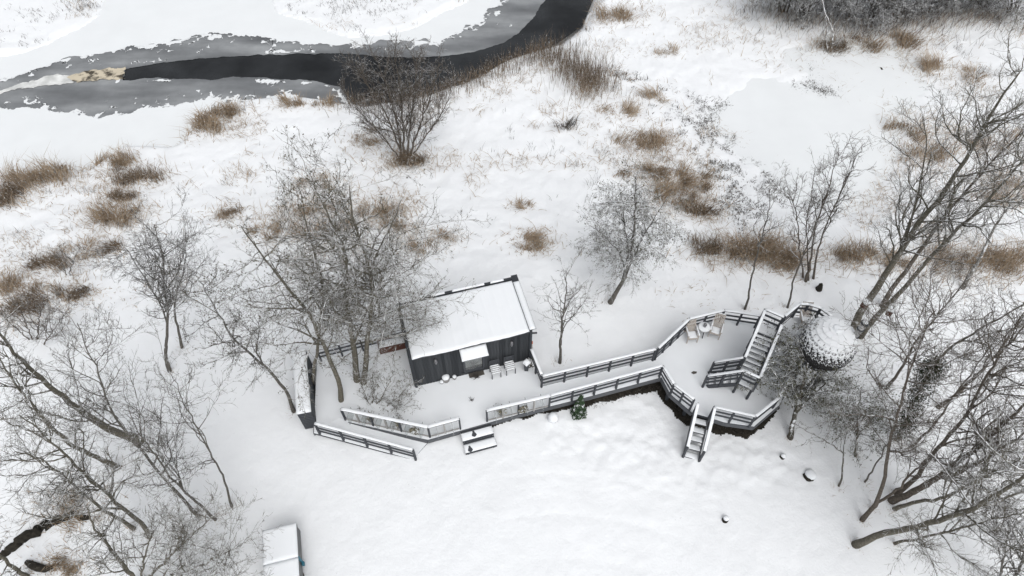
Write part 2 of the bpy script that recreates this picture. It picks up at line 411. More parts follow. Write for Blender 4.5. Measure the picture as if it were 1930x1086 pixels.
def path3d(px, H=None, base=None, n=22, jit=0.02, zb=None):
    px = np.array(px, float)
    B = np.array(base, float) if base is not None else G(*px[0])
    if H is None:
        zs = np.arange(1.5, 15, 0.1)
        dd = [np.hypot(*(P(px[-1, 0], px[-1, 1], B[2] + q) - B)[:2]) for q in zs]
        H = zs[int(np.argmin(dd))]
    seg = np.concatenate([[0], np.cumsum(np.linalg.norm(np.diff(px, axis=0), axis=1))]); fr = seg / seg[-1]
    pts = np.array([B if i == 0 else P(px[i, 0], px[i, 1], B[2] + H * fr[i]) for i in range(len(px))])
    s3 = np.concatenate([[0], np.cumsum(np.linalg.norm(np.diff(pts, axis=0), axis=1))])
    tt = np.linspace(0, s3[-1], n)
    o = np.stack([np.interp(tt, s3, pts[:, k]) for k in range(3)], 1)
    for _ in range(2): o[1:-1] = 0.25 * o[:-2] + 0.5 * o[1:-1] + 0.25 * o[2:]
    o[1:] += rng.normal(size=(n - 1, 3)) * jit
    o[0, 2] -= 0.12
    return o

def leaf_flakes(centres, size, spread):
    n = len(centres); c = centres + rng.normal(size=(n, 3)) * spread
    a = unit(rng.normal(size=(n, 3))); b = unit(np.cross(a, rng.normal(size=(n, 3))))
    s = size * (0.5 + rng.random(n))[:, None]
    V = np.stack([c - a * s, c + b * s * .55, c + a * s, c - b * s * .55], 1).reshape(-1, 3)
    return V, np.arange(n * 4).reshape(-1, 4)

TREES = []
def tree(name, label, cat, trunks, bark='bark_grey', group=None, limb=(3.2, .25, 1.0, .75, .33), twig=(4.5, 7.0), up=0.35, wig=0.21,
         twig_r=0.0052, cones=0, leaves=None, fine=True, droop=0.0, limb_max=3.2, twig_up=None, trunk_bark=None, ls=0.0):
    """trunks: list of (pixel path, r0, r1, height or None). limb = density, t0, t1, angle, length share"""
    P3 = []; Rr = []
    for tr in trunks:
        pp = path3d(tr[0], tr[3] if len(tr) > 3 else None)
        n = len(pp); tt = np.linspace(0, 1, n)
        rr = (tr[1] + (tr[2] - tr[1]) * tt ** 0.8) * .86; rr[0] *= 1.25; rr[1] *= 1.08
        P3.append(pp); Rr.append(rr)
    root = empty(name, P3[0][0] + np.array([0, 0, .12]), label, cat, group); o = np.array(root.location)
    for pp, rr in zip(P3, Rr):
        V, Q, T = tubes([((pp - o)[None], rr[None], 9)])
        add_obj('trunk', np_mesh('trunk', V, Q, T, M[trunk_bark or bark]), root)
    par = (np.array(P3), np.array(Rr))
    l1 = spawn(par, limb[0], limb[1], limb[2], limb[3], limb[4], 8, up, wig, 0.0115, 0.008, lmin=0.35, lmax=limb_max)
    if droop:
        t = np.linspace(0, 1, 8) ** 2; ln = np.linalg.norm(l1[0][:, -1] - l1[0][:, 0], axis=1)
        l1[0][:, :, 2] -= droop * ln[:, None] * t[None]
    tu = up * 0.6 if twig_up is None else twig_up
    l2 = spawn(l1, twig[0], 0.15, 1.0, 0.75, 0.42, 6, tu, wig * 1.15, 0.010, 0.0062, lmin=0.2, lmax=1.7)
    l3 = spawn(l2, twig[1], 0.15, 1.0, 0.7, 0.5, 4, tu * 0.7, wig * 1.2, 0.009, twig_r, lmin=0.12, lmax=0.7)
    l3b = spawn(l1, twig[1] * 0.5, 0.3, 1.0, 0.7, 0.22, 4, tu * 0.7, wig * 1.2, 0.009, twig_r, lmin=0.12, lmax=0.6)
    l4 = spawn(l3, twig[1] * .48, 0.25, 1.0, 0.75, 0.6, 3, tu * 0.5, wig * 1.3, 0.008, twig_r * .85, lmin=0.10, lmax=0.4)
    V, Q, T = tubes([(l1[0] - o, l1[1], 5), (l2[0] - o, l2[1], 4), (l3[0] - o, l3[1], 3), (l3b[0] - o, l3b[1], 3), (l4[0] - o, l4[1], 3)])
    add_obj('crown', np_mesh('crown', V, Q, T, M[bark]), root)
    if cones:
        src = np.concatenate([l3[0][:, 1:].reshape(-1, 3), l2[0][:, 2:].reshape(-1, 3)])
        c = src[rng.integers(0, len(src), cones)] - o
        V, Q = leaf_flakes(c, 0.026, 0.03)
        co = add_obj('cones', np_mesh('cones', V, Q, np.zeros((0, 3), int), M['cones'], False), root); co['kind'] = 'stuff'
    if leaves:
        src = np.concatenate([l3[0][:, 1:].reshape(-1, 3), l2[0][:, 1:].reshape(-1, 3)])
        c = src[rng.integers(0, len(src), leaves[0])] - o
        V, Q = leaf_flakes(c, leaves[1], 0.06)
        co = add_obj('foliage', np_mesh('foliage', V, Q, np.zeros((0, 3), int), M[leaves[2]], False), root); co['kind'] = 'stuff'
    TREES.append((label, len(Q) if not (cones or leaves) else -len(l4[0])))
    return root

def blades(base, h, lean, width, azim=None, curl=0.35):
    """grass blades: base (n,3), height (n,), lean share -> quad + tip triangle each"""
    n = len(base)
    az = rng.random(n) * 2 * np.pi if azim is None else azim + rng.normal(size=n) * 0.6
    d = np.stack([np.cos(az), np.sin(az), np.zeros(n)], 1)
    ln = (lean * (0.3 + rng.random(n)) * h)[:, None]
    sa = rng.random(n) * np.pi; s = np.stack([np.cos(sa), np.sin(sa), np.zeros(n)], 1) * (width * (0.6 + 0.8 * rng.random(n)))[:, None]
    h_ = h[:, None] * np.array([0, 0, 1.0])
    mid = base + d * ln * 0.45 + h_ * 0.6; tip = base + d * ln * (1 + curl) + h_ * (1 - curl * 0.5 * np.minimum(ln / (h[:, None] + 1e-6), 1))
    V = np.stack([base - s, base + s, mid + s * .8, mid - s * .8, tip], 1).reshape(-1, 3)
    b0 = np.arange(n) * 5
    Q = np.stack([b0, b0 + 1, b0 + 2, b0 + 3], 1); T = np.stack([b0 + 3, b0 + 2, b0 + 4], 1)
    return V, Q, T

# ================================================================== THE SETTING
def ext(poly): return [tuple(p) for p in poly]
river_px = [(-420, 520), (-300, 395), (-120, 350), (0, 338), (100, 318), (170, 318), (240, 272), (330, 276), (352, 250), (350, 222), (440, 195), (520, 180), (600, 181), (650, 190),
            (700, 196), (760, 190), (840, 165), (880, 150), (960, 112), (1050, 82), (1098, 48), (1118, 0), (1150, -120), (1180, -300), (600, -300), (560, -120),
            (-200, -120), (-700, 60), (-800, 300)]
isl1_px = [(-160, -60), (190, -60), (205, -2), (195, 30), (150, 60), (105, 84), (30, 108), (-20, 116), (-220, 130)]
isl2_px = [(500, -60), (508, 0), (515, 30), (560, 42), (610, 62), (660, 74), (710, 72), (790, 55), (845, 25), (885, 8), (950, -40), (900, -60)]
river_w = [P(x, y, RIVER_Z) for x, y in river_px]
isl_w = [[P(x, y, RIVER_Z) for x, y in q] for q in (isl1_px, isl2_px)]
pond_px = [(1440, 275), (1395, 225), (1410, 200), (1445, 188), (1500, 190), (1560, 205), (1610, 195), (1600, 160), (1555, 125), (1530, 112), (1590, 98), (1660, 108),
           (1690, 150), (1665, 200), (1650, 250), (1625, 330), (1590, 370), (1520, 350), (1470, 310)]
pond_w = [P(x, y, POND_Z) for x, y in pond_px]

xs_in = np.concatenate([np.arange(-40, -22, .2), np.arange(-22, 1, .125), np.arange(1, 11, .085), np.arange(11, 22, .125), np.arange(22, 40.01, .2)])
ys_in = np.concatenate([np.arange(3, 7.5, .125), np.arange(7.5, 13, .085), np.arange(13, 24, .125), np.arange(24, 52.01, .17)])
far = np.array([3, 8, 18, 40, 90, 200, 500, 1500.])
xs = np.concatenate([-40 - far[::-1], xs_in, 40 + far]); ys = np.concatenate([3 - far[::-1], ys_in, 52 + far])
X, Y = np.meshgrid(xs, ys, indexing='ij')
def meadow_mask(x, y): return sstep(y, 15.5, 19)
lump_px = [(1010, 790), (1100, 765), (1240, 730), (1290, 800), (1430, 810), (1520, 850), (1560, 900), (1380, 940), (1150, 920), (1010, 850)]
lump_w = [G(x, y) for x, y in lump_px]
def gh(x, y):
    x = np.asarray(x, float); y = np.asarray(y, float)
    z = gz(x, y) + 0.16 * fbm(x, y, 6.0, 3, 3)
    md = meadow_mask(x, y)
    z = z + md * (0.17 * fbm(x, y, 1.7, 3, 11, .6) + 0.13 * fbm(x, y, 0.62, 3, 19, .7))
    z = z + (1 - md) * (0.06 * fbm(x, y, 0.9, 4, 23, .65) + 0.022 * fbm(x, y, .3, 2, 27))
    z = z + md * 0.05 * fbm(x, y, .38, 2, 29)
    lm = np.clip(poly_sdf(x, y, lump_w) / 1.2 + 0.4, 0, 1)
    z = z + lm * (0.14 * fbm(x, y, 0.42, 3, 31, .6) - 0.14 * np.abs(fbm(x, y, 0.8, 2, 37)) + 0.03)
    # worn wheel ruts curving over the yard
    rr = np.hypot(x - 2.0, y + 3.0)
    ruts = sum(np.exp(-((rr - q) / .12) ** 2) for q in (9.6, 11.1, 12.6)) * sstep(x, -1, 1) * (1 - sstep(x, 6, 8))
    z = z - 0.017 * ruts
    acr = sstep(y, 36.5, 39) * (1 - sstep(x, -4, -2)); z = z * (1 - acr) + acr * (RIVER_Z + .14 + .5 * (z - gz(x, y)))
    sr = poly_sdf(x, y, river_w)
    for q in isl_w: sr = np.minimum(sr, -poly_sdf(x, y, q))
    sr = sr + 0.5 * fbm(x, y, 2.2, 4, 41)
    k = sstep(sr, -0.9, 0.5)
    z = z * (1 - k) + (RIVER_Z - 0.55) * k
    z = np.where((sr > -2.5) & (sr < -0.2), np.maximum(z, RIVER_Z + 0.03 + 0.06 * np.clip(-sr, 0, 2) + .10 * fbm(x, y, .5, 3, 53)), z)
    spd = poly_sdf(x, y, pond_w) + 1.6 * fbm(x, y, 1.8, 4, 47, .65)
    k = sstep(spd, -2.4, 0.3)
    z = z * (1 - k) + (POND_Z - 0.25) * k
    return z
Z = gh(X, Y)
nx, ny = X.shape
ii = (np.arange(nx - 1)[:, None] * ny + np.arange(ny - 1)[None]).ravel()
ground = add_obj('ground', np_mesh('ground', np.stack([X, Y, Z], -1).reshape(-1, 3), np.stack([ii, ii + ny, ii + ny + 1, ii + 1], 1), np.zeros((0, 3), int), M['snow']))
tag(ground, 'snow covered meadow and yard sloping down to the river', 'ground', kind='structure')
def onground(px, py):
    z = -0.6
    for _ in range(8):
        p = P(px, py, z); z = float(gh(p[:1], p[1:2])[0])
    return np.array([p[0], p[1], z])

# --- river sheets
def sheet(name, label, cat, test, x0, x1, y0, y1, res, z, mat, zamp=0.0, kind='structure'):
    gx = np.arange(x0, x1, res); gy = np.arange(y0, y1, res)
    A, B = np.meshgrid(gx, gy, indexing='ij'); nx_, ny_ = A.shape; f_ = test(A, B)
    if f_.dtype == bool:
        keep = f_; sx_ = sy_ = 0
    else:      # a smooth field, positive inside: pull the outer corners of edge cells back onto its zero line
        ins = f_ > 0; keep = np.zeros(A.shape, bool)
        keep[:-1, :-1] = ins[:-1, :-1] | ins[1:, :-1] | ins[:-1, 1:] | ins[1:, 1:]
        g0, g1 = np.gradient(f_, res); q_ = np.where(ins, 0, -f_ / (g0 ** 2 + g1 ** 2 + 1e-3))
        q_ = np.clip(q_, -res * 1.4 / (np.hypot(g0, g1) + 1e-3), res * 1.4 / (np.hypot(g0, g1) + 1e-3)); sx_, sy_ = q_ * g0, q_ * g1
    Zs = np.full(A.shape, z) if np.isscalar(z) else z(A, B)
    if zamp: Zs = Zs + zamp * fbm(A, B, 0.6, 3, 61)
    jx = A + sx_; jy = B + sy_
    V = np.stack([jx, jy, Zs], -1).reshape(-1, 3)
    i, j = np.nonzero(keep[:-1, :-1]); a = i * ny_ + j
    Q = np.stack([a, a + ny_, a + ny_ + 1, a + 1], 1)
    used, inv = np.unique(Q, return_inverse=True)
    o = add_obj(name, np_mesh(name, V[used], inv.reshape(-1, 4), np.zeros((0, 3), int), mat))
    return tag(o, label, cat, kind=kind)
wp = [P(x, y, RIVER_Z) for x, y in river_px]
o = link_mesh('river_water', [(p[0], p[1], RIVER_Z - 0.03) for p in wp], [tuple(range(len(wp)))], M['water'])
tag(o, 'dark open water running along the middle of the river', 'water', kind='structure')
def W(px): return [P(x, y, RIVER_Z) for x, y in px]
open_w = W([(236, 130), (300, 118), (440, 106), (560, 101), (640, 101), (760, 108), (830, 107), (895, 97), (950, 80), (985, 55), (1008, 30), (1030, -5), (1060, -140), (1190, -140), (1150, -20), (1125, 20), (1112, 60), (1060, 100), (960, 125),
            (880, 160), (840, 178), (760, 200), (700, 205), (660, 192), (640, 165), (600, 152), (540, 150), (440, 144), (400, 150), (300, 147), (232, 151)])
thin_w = W([(-300, 200), (-120, 172), (0, 152), (60, 133), (130, 107), (200, 94), (300, 79), (400, 66), (470, 68), (560, 79), (640, 81), (700, 76), (830, 79), (862, 63), (892, 43), (932, 18), (962, -5), (990, -140),
            (1250, -140), (1170, 0), (1120, 60), (1060, 110), (960, 130), (880, 170), (840, 190), (760, 215), (700, 220), (650, 212), (600, 200), (520, 184), (430, 190), (380, 195), (300, 207), (190, 224), (130, 214), (60, 200), (0, 207), (-120, 225), (-300, 270)])
slush_w = W([(130, 146), (150, 138), (185, 131), (238, 127), (232, 149), (190, 152), (145, 156)])
brash_w = W([(-60, 182), (0, 170), (60, 152), (110, 141), (135, 143), (140, 157), (80, 162), (20, 172), (-60, 190)])
def inside(x, y, poly, amp, s, seed, bias=0.0): return poly_sdf(x, y, poly) + amp * fbm(x, y, s, 4, seed, .65) + bias
def t_thin(x, y):
    return np.minimum(-inside(x, y, open_w, .3, .8, 73), poly_sdf(x, y, river_w) + 2.0)
def t_snowice(x, y):
    s = s_thin(x, y) + 1.7 * sstep(fbm(x, y, 9.0, 2, 75), -.25, .2) * fbm(x, y, .7, 4, 71, .75)
    return np.minimum(.06 - s, poly_sdf(x, y, river_w) + 2.2)
def s_thin(x, y): return poly_sdf(x, y, thin_w) + .8 * fbm(x, y, 2.2, 3, 70)
def t_frost(x, y):
    s = s_thin(x, y); o_ = poly_sdf(x, y, open_w)
    near = np.exp(-np.clip(s, 0, 9) / .9) + .75 * np.exp(-np.abs(o_ + .25) / .25) * (fbm(x, y, 5, 2, 88) > .0)
    return np.minimum(np.minimum(fbm(x, y, .5, 4, 77, .75) - .34 + .36 * near, s), -.1 - o_)
sheet('thin_ice', 'grey translucent ice bordering the dark open water', 'ice', t_thin, -40, 9, 26, 54, .10, RIVER_Z - 0.012, M['thin_ice'])
sheet('frozen_river', 'snow dusted ice along both banks of the river', 'ice', t_snowice, -50, 9, 24, 55, .085, RIVER_Z + 0.012, M['snow_ice'], 0.01)
sheet('frost_ice', 'white frost patches fringing the grey ice of the river', 'ice', t_frost, -40, 9, 26, 54, .09, RIVER_Z + .004, M['snow_ice'])
sheet('slush', 'brown foamy slush patch at the end of the open water', 'slush', lambda x, y: inside(x, y, slush_w, .5, .5, 79), -40, -10, 28, 44, .1, RIVER_Z + 0.03, M['slush'], 0.08)
sheet('brash_ice', 'white broken ice strip leading to the brown slush', 'ice', lambda x, y: inside(x, y, brash_w, .6, .6, 83), -44, -10, 26, 44, .1, RIVER_Z + 0.022, M['slush_white'], 0.05)
hole_w = [[P(x, y, POND_Z) for x, y in q] for q in ([(1650, 124), (1662, 126), (1668, 134), (1658, 136)], [(1668, 122), (1678, 121), (1672, 129)], [(1660, 139), (1674, 143), (1670, 147)], [(1695, 136), (1702, 137), (1698, 142)])]
def t_hole(x, y):
    r_ = np.zeros(x.shape, bool)
    for q in hole_w: r_ |= inside(x, y, q, .15, .3, 91) > 0.12
    return r_
sheet('pond_ice', 'smooth snow dusted ice of the frozen pond', 'ice', lambda x, y: (poly_sdf(x, y, pond_w) > -2.0) & ~t_hole(x, y), 8, 30, 18, 42, .12, POND_Z, M['snow_ice'], 0.01)
sheet('pond_water', 'dark melt holes in the frozen pond', 'water', lambda x, y: poly_sdf(x, y, [P(a, b_, POND_Z) for a, b_ in [(1640, 112), (1715, 112), (1715, 155), (1640, 155)]]) > 0, 15, 32, 28, 42, .3, POND_Z - .05, M['water'])

# ================================================================== TIMBER DECK
rail_h = 0.92
deck_px = [(592, 816), (640, 789), (664, 797), (806, 829), (866, 812), (919, 797), (980, 780), (1104, 749), (1247, 711), (1263, 742), (1305, 778), (1337, 787), (1365, 796), (1421, 804), (1469, 763), (1492, 715),
           (1485, 650), (1462, 608), (1433, 611), (1366, 601), (1300, 618), (1237, 676), (1022, 729), (1004, 700), (1003, 676), (985, 600), (770, 620), (758, 640), (598, 672)]
DW = [P(x, y, 0) for x, y in deck_px]
deck = empty('timber_deck', (DW[8][0], DW[8][1], 0), 'long snow covered timber deck running from the black cabin to the round terrace', 'deck'); dk = np.array(deck.location)
prism('deck_frame', [p - dk for p in DW], -0.20, -0.03, M['wood_dark'], deck)
prism('snow_cover', [p - dk for p in DW], -0.026, 0.035, M['snow_deck'], deck)
for k in range(len(DW)):
    a, b_ = DW[k] - dk, DW[(k + 1) % len(DW)] - dk
    d = (b_ - a) / np.linalg.norm(b_ - a); nrm = np.array([d[1], -d[0], 0]) * 0.02
    if 22 <= k <= 27 or k in (0, 10): continue
    beam('fascia', a + nrm + [0, 0, -.13], b_ + nrm + [0, 0, -.13], .036, .24, M['wood_fascia'], deck)
for (x, y) in [(930, 800), (1010, 775), (1104, 752), (1180, 732), (1240, 716), (1266, 748), (1300, 778), (1345, 792), (1385, 800), (1418, 803), (1460, 770)]:
    p = P(x, y, 0); p = p + np.array([0.03, .42, 0])
    g = float(gz(p[0], p[1])) - .1
    beam('support_post', p - dk + [0, 0, -.2], np.array([p[0], p[1], g]) - dk, .12, .12, M['wood_dark'], deck)
DS = [(p[0], p[1]) for p in DW]
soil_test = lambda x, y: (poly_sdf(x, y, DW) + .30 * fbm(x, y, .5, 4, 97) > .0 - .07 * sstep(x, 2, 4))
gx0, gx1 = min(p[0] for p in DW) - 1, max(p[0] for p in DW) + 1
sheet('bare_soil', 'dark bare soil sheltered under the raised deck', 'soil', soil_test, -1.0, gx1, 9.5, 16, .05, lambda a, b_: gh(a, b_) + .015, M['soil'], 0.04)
for (nme, lab, pxs, w_, h_, ns) in [('dry_grass', 'dark withered grass in the gap under the deck edge', [(1090, 778), (1150, 762), (1210, 745), (1250, 738), (1275, 775), (1310, 800), (1360, 812), (1400, 818)], .25, .15, 350)]:
    base = []
    for _ in range(ns):
        k = random.randrange(len(pxs) - 1); f = random.random()
        p = G(pxs[k][0] * (1 - f) + pxs[k + 1][0] * f, pxs[k][1] * (1 - f) + pxs[k + 1][1] * f)
        base.append(p + np.array([random.gauss(0, w_ * .5), random.gauss(0.12, w_ * .5), 0]))
    base = np.array(base); base[:, 2] = gh(base[:, 0], base[:, 1])
    V, Q, T = blades(base, h_ * (.5 + rng.random(ns)), 1.0, .006)
    tag(add_obj(nme, np_mesh(nme, V, Q, T, M['stem_dark'], False)), lab, 'grass', kind='stuff')

# ================================================================== RAILINGS
def railing(label, pts, posts=None, h=rail_h, rails=(0.36, 0.62), cap=True, zoff=0.0, group='dark timber railings of the deck', panels=None, name='railing', snow=True, bottom=0.0, pw=.07, capw=.105, skip_first=False, skip_last=False):
    """pts: list of base points (world). posts: posts per span"""
    pts = [np.array(p, float) for p in pts]
    root = empty(name, pts[0], label, 'railing', group); o = pts[0]
    for s in range(len(pts) - 1):
        a, b_ = pts[s] - o, pts[s + 1] - o; L = np.linalg.norm((b_ - a)[:2])
        n = posts[s] if posts else max(1, round(L / 1.0))
        for k in range(n + 1):
            if s > 0 and k == 0: continue
            if skip_first and s == 0 and k == 0: continue
            if skip_last and s == len(pts) - 2 and k == n: continue
            q = a + (b_ - a) * k / n
            beam('post', q + [0, 0, bottom - .02], q + [0, 0, h - .02], pw, pw, M['wood_rail'], root, side=(b_ - a) / np.linalg.norm(b_ - a))
        d = (b_ - a) / np.linalg.norm(b_ - a)
        for r_ in rails: beam('rail', a + [0, 0, r_], b_ + [0, 0, r_], .032, .085, M['wood_rail'], root)
        if cap:
            beam('cap_board', a + [0, 0, h], b_ + [0, 0, h], capw, .035, M['wood_rail'], root)
            if snow: snow_ridge('snow_cap', a + d * .01 + [0, 0, h + .018], b_ - d * .01 + [0, 0, h + .018], capw * 1.0, .036, root)
    return root
def B0(px, py, z=0.0, h=rail_h + .05):
    """base of a railing whose top is seen at px,py"""
    p = P(px, py, z + h); p[2] = z; return p
A0, A1 = B0(1001, 656), B0(1022, 708)
B1 = B0(1237, 657); C1 = B0(1300, 600); C2 = B0(1366, 584); C3 = B0(1434, 594)
def between(a, b_, f): return a + (b_ - a) * f
railing('railing behind the narrow walkway leading from cabin corner to round terrace', [A1, B1], [5])
railing('railing curving round the back of the terrace behind the two wooden chairs', [B1 + np.array([.10, .04, 0]), C1, C2, C3], [4, 2, 2])

def framed_fence(label, pts, npan, decor, group='framed glass balustrades of the deck'):
    pts = [np.array(p, float) for p in pts]; o = pts[0]
    root = empty('glass_balustrade', o, label, 'balustrade', group)
    h = rail_h
    for s in range(len(pts) - 1):
        a, b_ = pts[s] - o, pts[s + 1] - o; n = npan[s]
        if s == 0: beam('post', a + [0, 0, -.02], a + [0, 0, h - .02], .07, .07, M['wood_rail'], root)
        d = (b_ - a) / np.linalg.norm(b_ - a)
        beam('cap_board', a + [0, 0, h], b_ + [0, 0, h], .125, .035, M['wood_rail'], root)
        snow_ridge('snow_cap', a + [0, 0, h + .018], b_ + [0, 0, h + .018], .13, .045, root)
        for k in range(n):
            p, q = a + (b_ - a) * k / n, a + (b_ - a) * (k + 1) / n
            beam('post', q + [0, 0, -.02], q + [0, 0, h - .02], .06, .06, M['wood_grey'] if k % 2 == 0 else M['wood_rail'], root, side=d)
            pa, pb = p + d * .045, q - d * .045
            fr = beam('window_frame', pa + [0, 0, .10], pb + [0, 0, .10], .035, .05, M['wood_grey'], root)
            beam('window_frame', pa + [0, 0, .82], pb + [0, 0, .82], .035, .05, M['wood_grey'], root)
            beam('pane', (pa + pb) / 2 + [0, 0, .13], (pa + pb) / 2 + [0, 0, .79], .012, np.linalg.norm(pb - pa) - .05, M['glass'], root, side=np.array([-d[1], d[0], 0]))
    return root
D0, Dm, D1 = B0(917, 773), B0(1037, 745), B0(1250, 688)
framed_fence('framed glass balustrade right of the front steps facing the cabin', [D0, Dm], [4], None)
railing('railing in front of the narrow walkway between glass panels and terrace corner', [Dm, D1], [5], skip_first=True)
E1, E2 = B0(1271, 723), B0(1309, 752)
railing('short angled railing between terrace corner and the steep right steps', [D1 + (E1 - D1) * .04, E1, E2], [1, 2], skip_first=True)
F0, F1, F2, F3 = B0(1347, 766), B0(1425, 784), B0(1470, 748), B0(1500, 690)
railing('railing of the front terrace end right of the steep steps under the tree', [F0, F1, F2, F3], [2, 1, 1])
railing('short railing between the broom at the cabin corner and the walkway', [A0, A1 + (A0 - A1) * .05], [2], skip_last=True)
L0, L1, L2 = B0(642, 770), B0(806, 804), B0(865, 788)
framed_fence('framed glass balustrade left of the front steps beside the ramp', [L0, L1, L2], [6, 2], None)
r0 = B0(592, 797); r1 = B0(778, 847, -.38); 
railing('outer railing sloping down beside the ramp at the lower left', [r0, r1], [4], rails=(.3, .55))
k0 = B0(596, 658); k1 = B0(757, 618)
railing('back fence of the courtyard behind the bare trees left of cabin', [k0, k1], [4])
# ramp down along the lower left fence
rp = [P(640, 789, 0), P(806, 829, 0), P(792, 868, -.38), P(592, 816, 0)]
ramp_o = empty('ramp', rp[3], 'snow covered ramp descending between railings at the lower left of the deck', 'ramp')
q = [p - rp[3] for p in (P(592, 816, 0), P(640, 789, 0), P(806, 834, -.34), P(778, 866, -.38))]
prism('ramp_board', [q[0], q[3], q[2], q[1]], [-.14, -.5, -.46, -.14], [-.03, -.4, -.36, -.03], M['wood_dark'], ramp_o)
prism('snow_cover', [q[0], q[3], q[2], q[1]], [-.026, -.396, -.356, -.026], [.03, -.34, -.30, .03], M['snow_deck'], ramp_o)

# ================================================================== CABIN
FL, FR = P(783, 730, 0), P(1000, 677.5, 0)
u = (FR - FL) / np.linalg.norm(FR - FL); v = np.array([-u[1], u[0], 0]); LEN = np.linalg.norm(FR - FL); DEP, HT = 2.5, 2.30
cab = empty('black_cabin', FL, 'small black timber cabin with flat snow covered roof and one window', 'cabin', rz=math.atan2(u[1], u[0]))
# cabin frame: x along the front, y to the back
WX0, WX1, WZ0, WZ1 = 2.02, 2.80, .26, 1.85
def cb(name, x0, x1, y0, y1, z0, z1, mat, parent=None):
    o = bpy.data.objects.new(name, unit_box(mat)); COL.objects.link(o); o.parent = parent or cab
    o.matrix_local = Matrix.Translation(((x0 + x1) / 2, (y0 + y1) / 2, (z0 + z1) / 2)) @ Matrix.Diagonal((x1 - x0, y1 - y0, z1 - z0, 1))
    return o
T_ = .14
wl = M['wood_dark']
cb('wall', .1, WX0, .03, .03 + T_, .03, HT - .06, wl); cb('wall', WX1, LEN - .1, .03, .03 + T_, .03, HT - .06, wl)
cb('wall', WX0, WX1, .03, .03 + T_, .03, WZ0, wl); cb('wall', WX0, WX1, .03, .03 + T_, WZ1, HT - .06, wl)
cb('wall', 0.1, LEN - .1, DEP - T_, DEP, .03, HT - .06, wl)
cb('wall', .1, .1 + T_, .03 + T_, DEP - T_, .03, HT - .06, wl); cb('wall', LEN - .1 - T_, LEN - .1, .03 + T_, DEP - T_, .03, HT - .06, wl)
cb('floor', .1 + T_, LEN - .1 - T_, .03 + T_, DEP - T_, .03, .10, M['curtain'])
cb('inner_wall', .3, LEN - .3, 1.6, 1.68, .10, HT - .1, M['curtain'])
# vertical cladding boards on the front, one by one
nb = 38; bw = (LEN - .2) / nb
for k in range(nb):
    x0 = .1 + k * bw + .004; x1 = .1 + (k + 1) * bw - .004; pr = .004 * random.random()
    if x1 < WX0 - .02 or x0 > WX1 + .02:
        cb('cladding_board', x0, x1, -pr, .028, .02, HT - .075, M['cladding'])
    else:
        cb('cladding_board', x0, x1, -pr, .028, .02, WZ0 - .05, M['cladding'])
        cb('cladding_board', x0, x1, -pr, .028, WZ1 + .05, HT - .075, M['cladding'])
nb2 = 20; bw2 = DEP / nb2
for k in range(nb2):
    cb('cladding_board', -.02, .0, k * bw2 + .004, (k + 1) * bw2 - .004, .02, HT - .02, M['cladding'])
    cb('cladding_board', LEN, LEN + .02, k * bw2 + .004, (k + 1) * bw2 - .004, .02, HT + .05, M['cladding'])
# side fins and parapets
cb('side_wall', .002, .098, -.06, DEP, .02, HT + .01, M['wood_dark'])
cb('side_wall', LEN - .098, LEN - .002, -.08, DEP, .02, HT + .06, M['wood_dark'])
rf = cb('roof', .1, LEN - .1, -.10, DEP, HT - .055, HT, M['metal_dark'])
cb('eave_trim', .1, LEN - .1, -.125, -.10, HT - .09, HT + .005, M['metal_dark'])
cb('parapet', .1, LEN - .1, DEP - .10, DEP - .002, HT + .002, HT + .10, M['metal_dark'])
snow_slab('roof_snow', (.11, -.14, HT + .003), (LEN - .13, -.14, HT + .003), (LEN - .13, DEP - .13, HT + .003), (.11, DEP - .13, HT + .003), .085, cab, .06, .015, seam=.016)
snow_slab('parapet_snow', (LEN - .115, -.09, HT + .062), (LEN + .13, -.09, HT + .062), (LEN + .13, DEP - .25, HT + .062), (LEN - .115, DEP - .25, HT + .062), .05, cab, .06, .01)
cb('parapet_coping', LEN - .115, LEN + .14, -.10, DEP + .1, HT + .048, HT + .0615, M['metal_dark'])
for (a, b_) in ((.15, 1.0), (1.35, 1.9), (2.2, 3.5), (3.75, LEN - .45)):
    snow_slab('parapet_snow', (a, DEP - .10, HT + .10), (b_, DEP - .10, HT + .10), (b_, DEP + .02, HT + .10), (a, DEP + .02, HT + .10), .05, cab, .06, .01, edge=.04)
# window
wf = cb('window', WX0 + .05, WX1 - .05, .05, .058, WZ0 + .05, WZ1 - .05, M['glass'])
for (x0, x1, z0, z1) in ((WX0, WX1, WZ0 - .04, WZ0 + .04), (WX0, WX1, WZ1 - .04, WZ1 + .04), (WX0 - .04, WX0 + .04, WZ0 + .04, WZ1 - .04), (WX1 - .04, WX1 + .04, WZ0 + .04, WZ1 - .04)):
    cb('window_frame', x0, x1, -.03, .09, z0, z1, M['wood_rail'])
# awning over the window
AZ = 2.04
aw = link_mesh('awning', [(WX0 - .12, -.02, AZ), (WX1 + .12, -.02, AZ), (WX1 + .12, -.46, AZ - .17), (WX0 - .12, -.46, AZ - .17),
                          (WX0 - .12, -.02, AZ - .03), (WX1 + .12, -.02, AZ - .03), (WX1 + .12, -.46, AZ - .20), (WX0 - .12, -.46, AZ - .20)],
               [(0, 3, 2, 1), (4, 5, 6, 7), (0, 1, 5, 4), (1, 2, 6, 5), (2, 3, 7, 6), (3, 0, 4, 7)], M['wood_rail'], cab)
snow_slab('awning_snow', (WX0 - .125, -.47, AZ - .169), (WX1 + .125, -.47, AZ - .169), (WX1 + .125, -.03, AZ + .002), (WX0 - .125, -.03, AZ + .002), .06, cab, .05, .008, edge=.05)
for x in (WX0 - .08, WX1 + .08): beam('bracket', (x, -.03, AZ - .36), (x, -.40, AZ - .20), .03, .03, M['wood_rail'], cab)
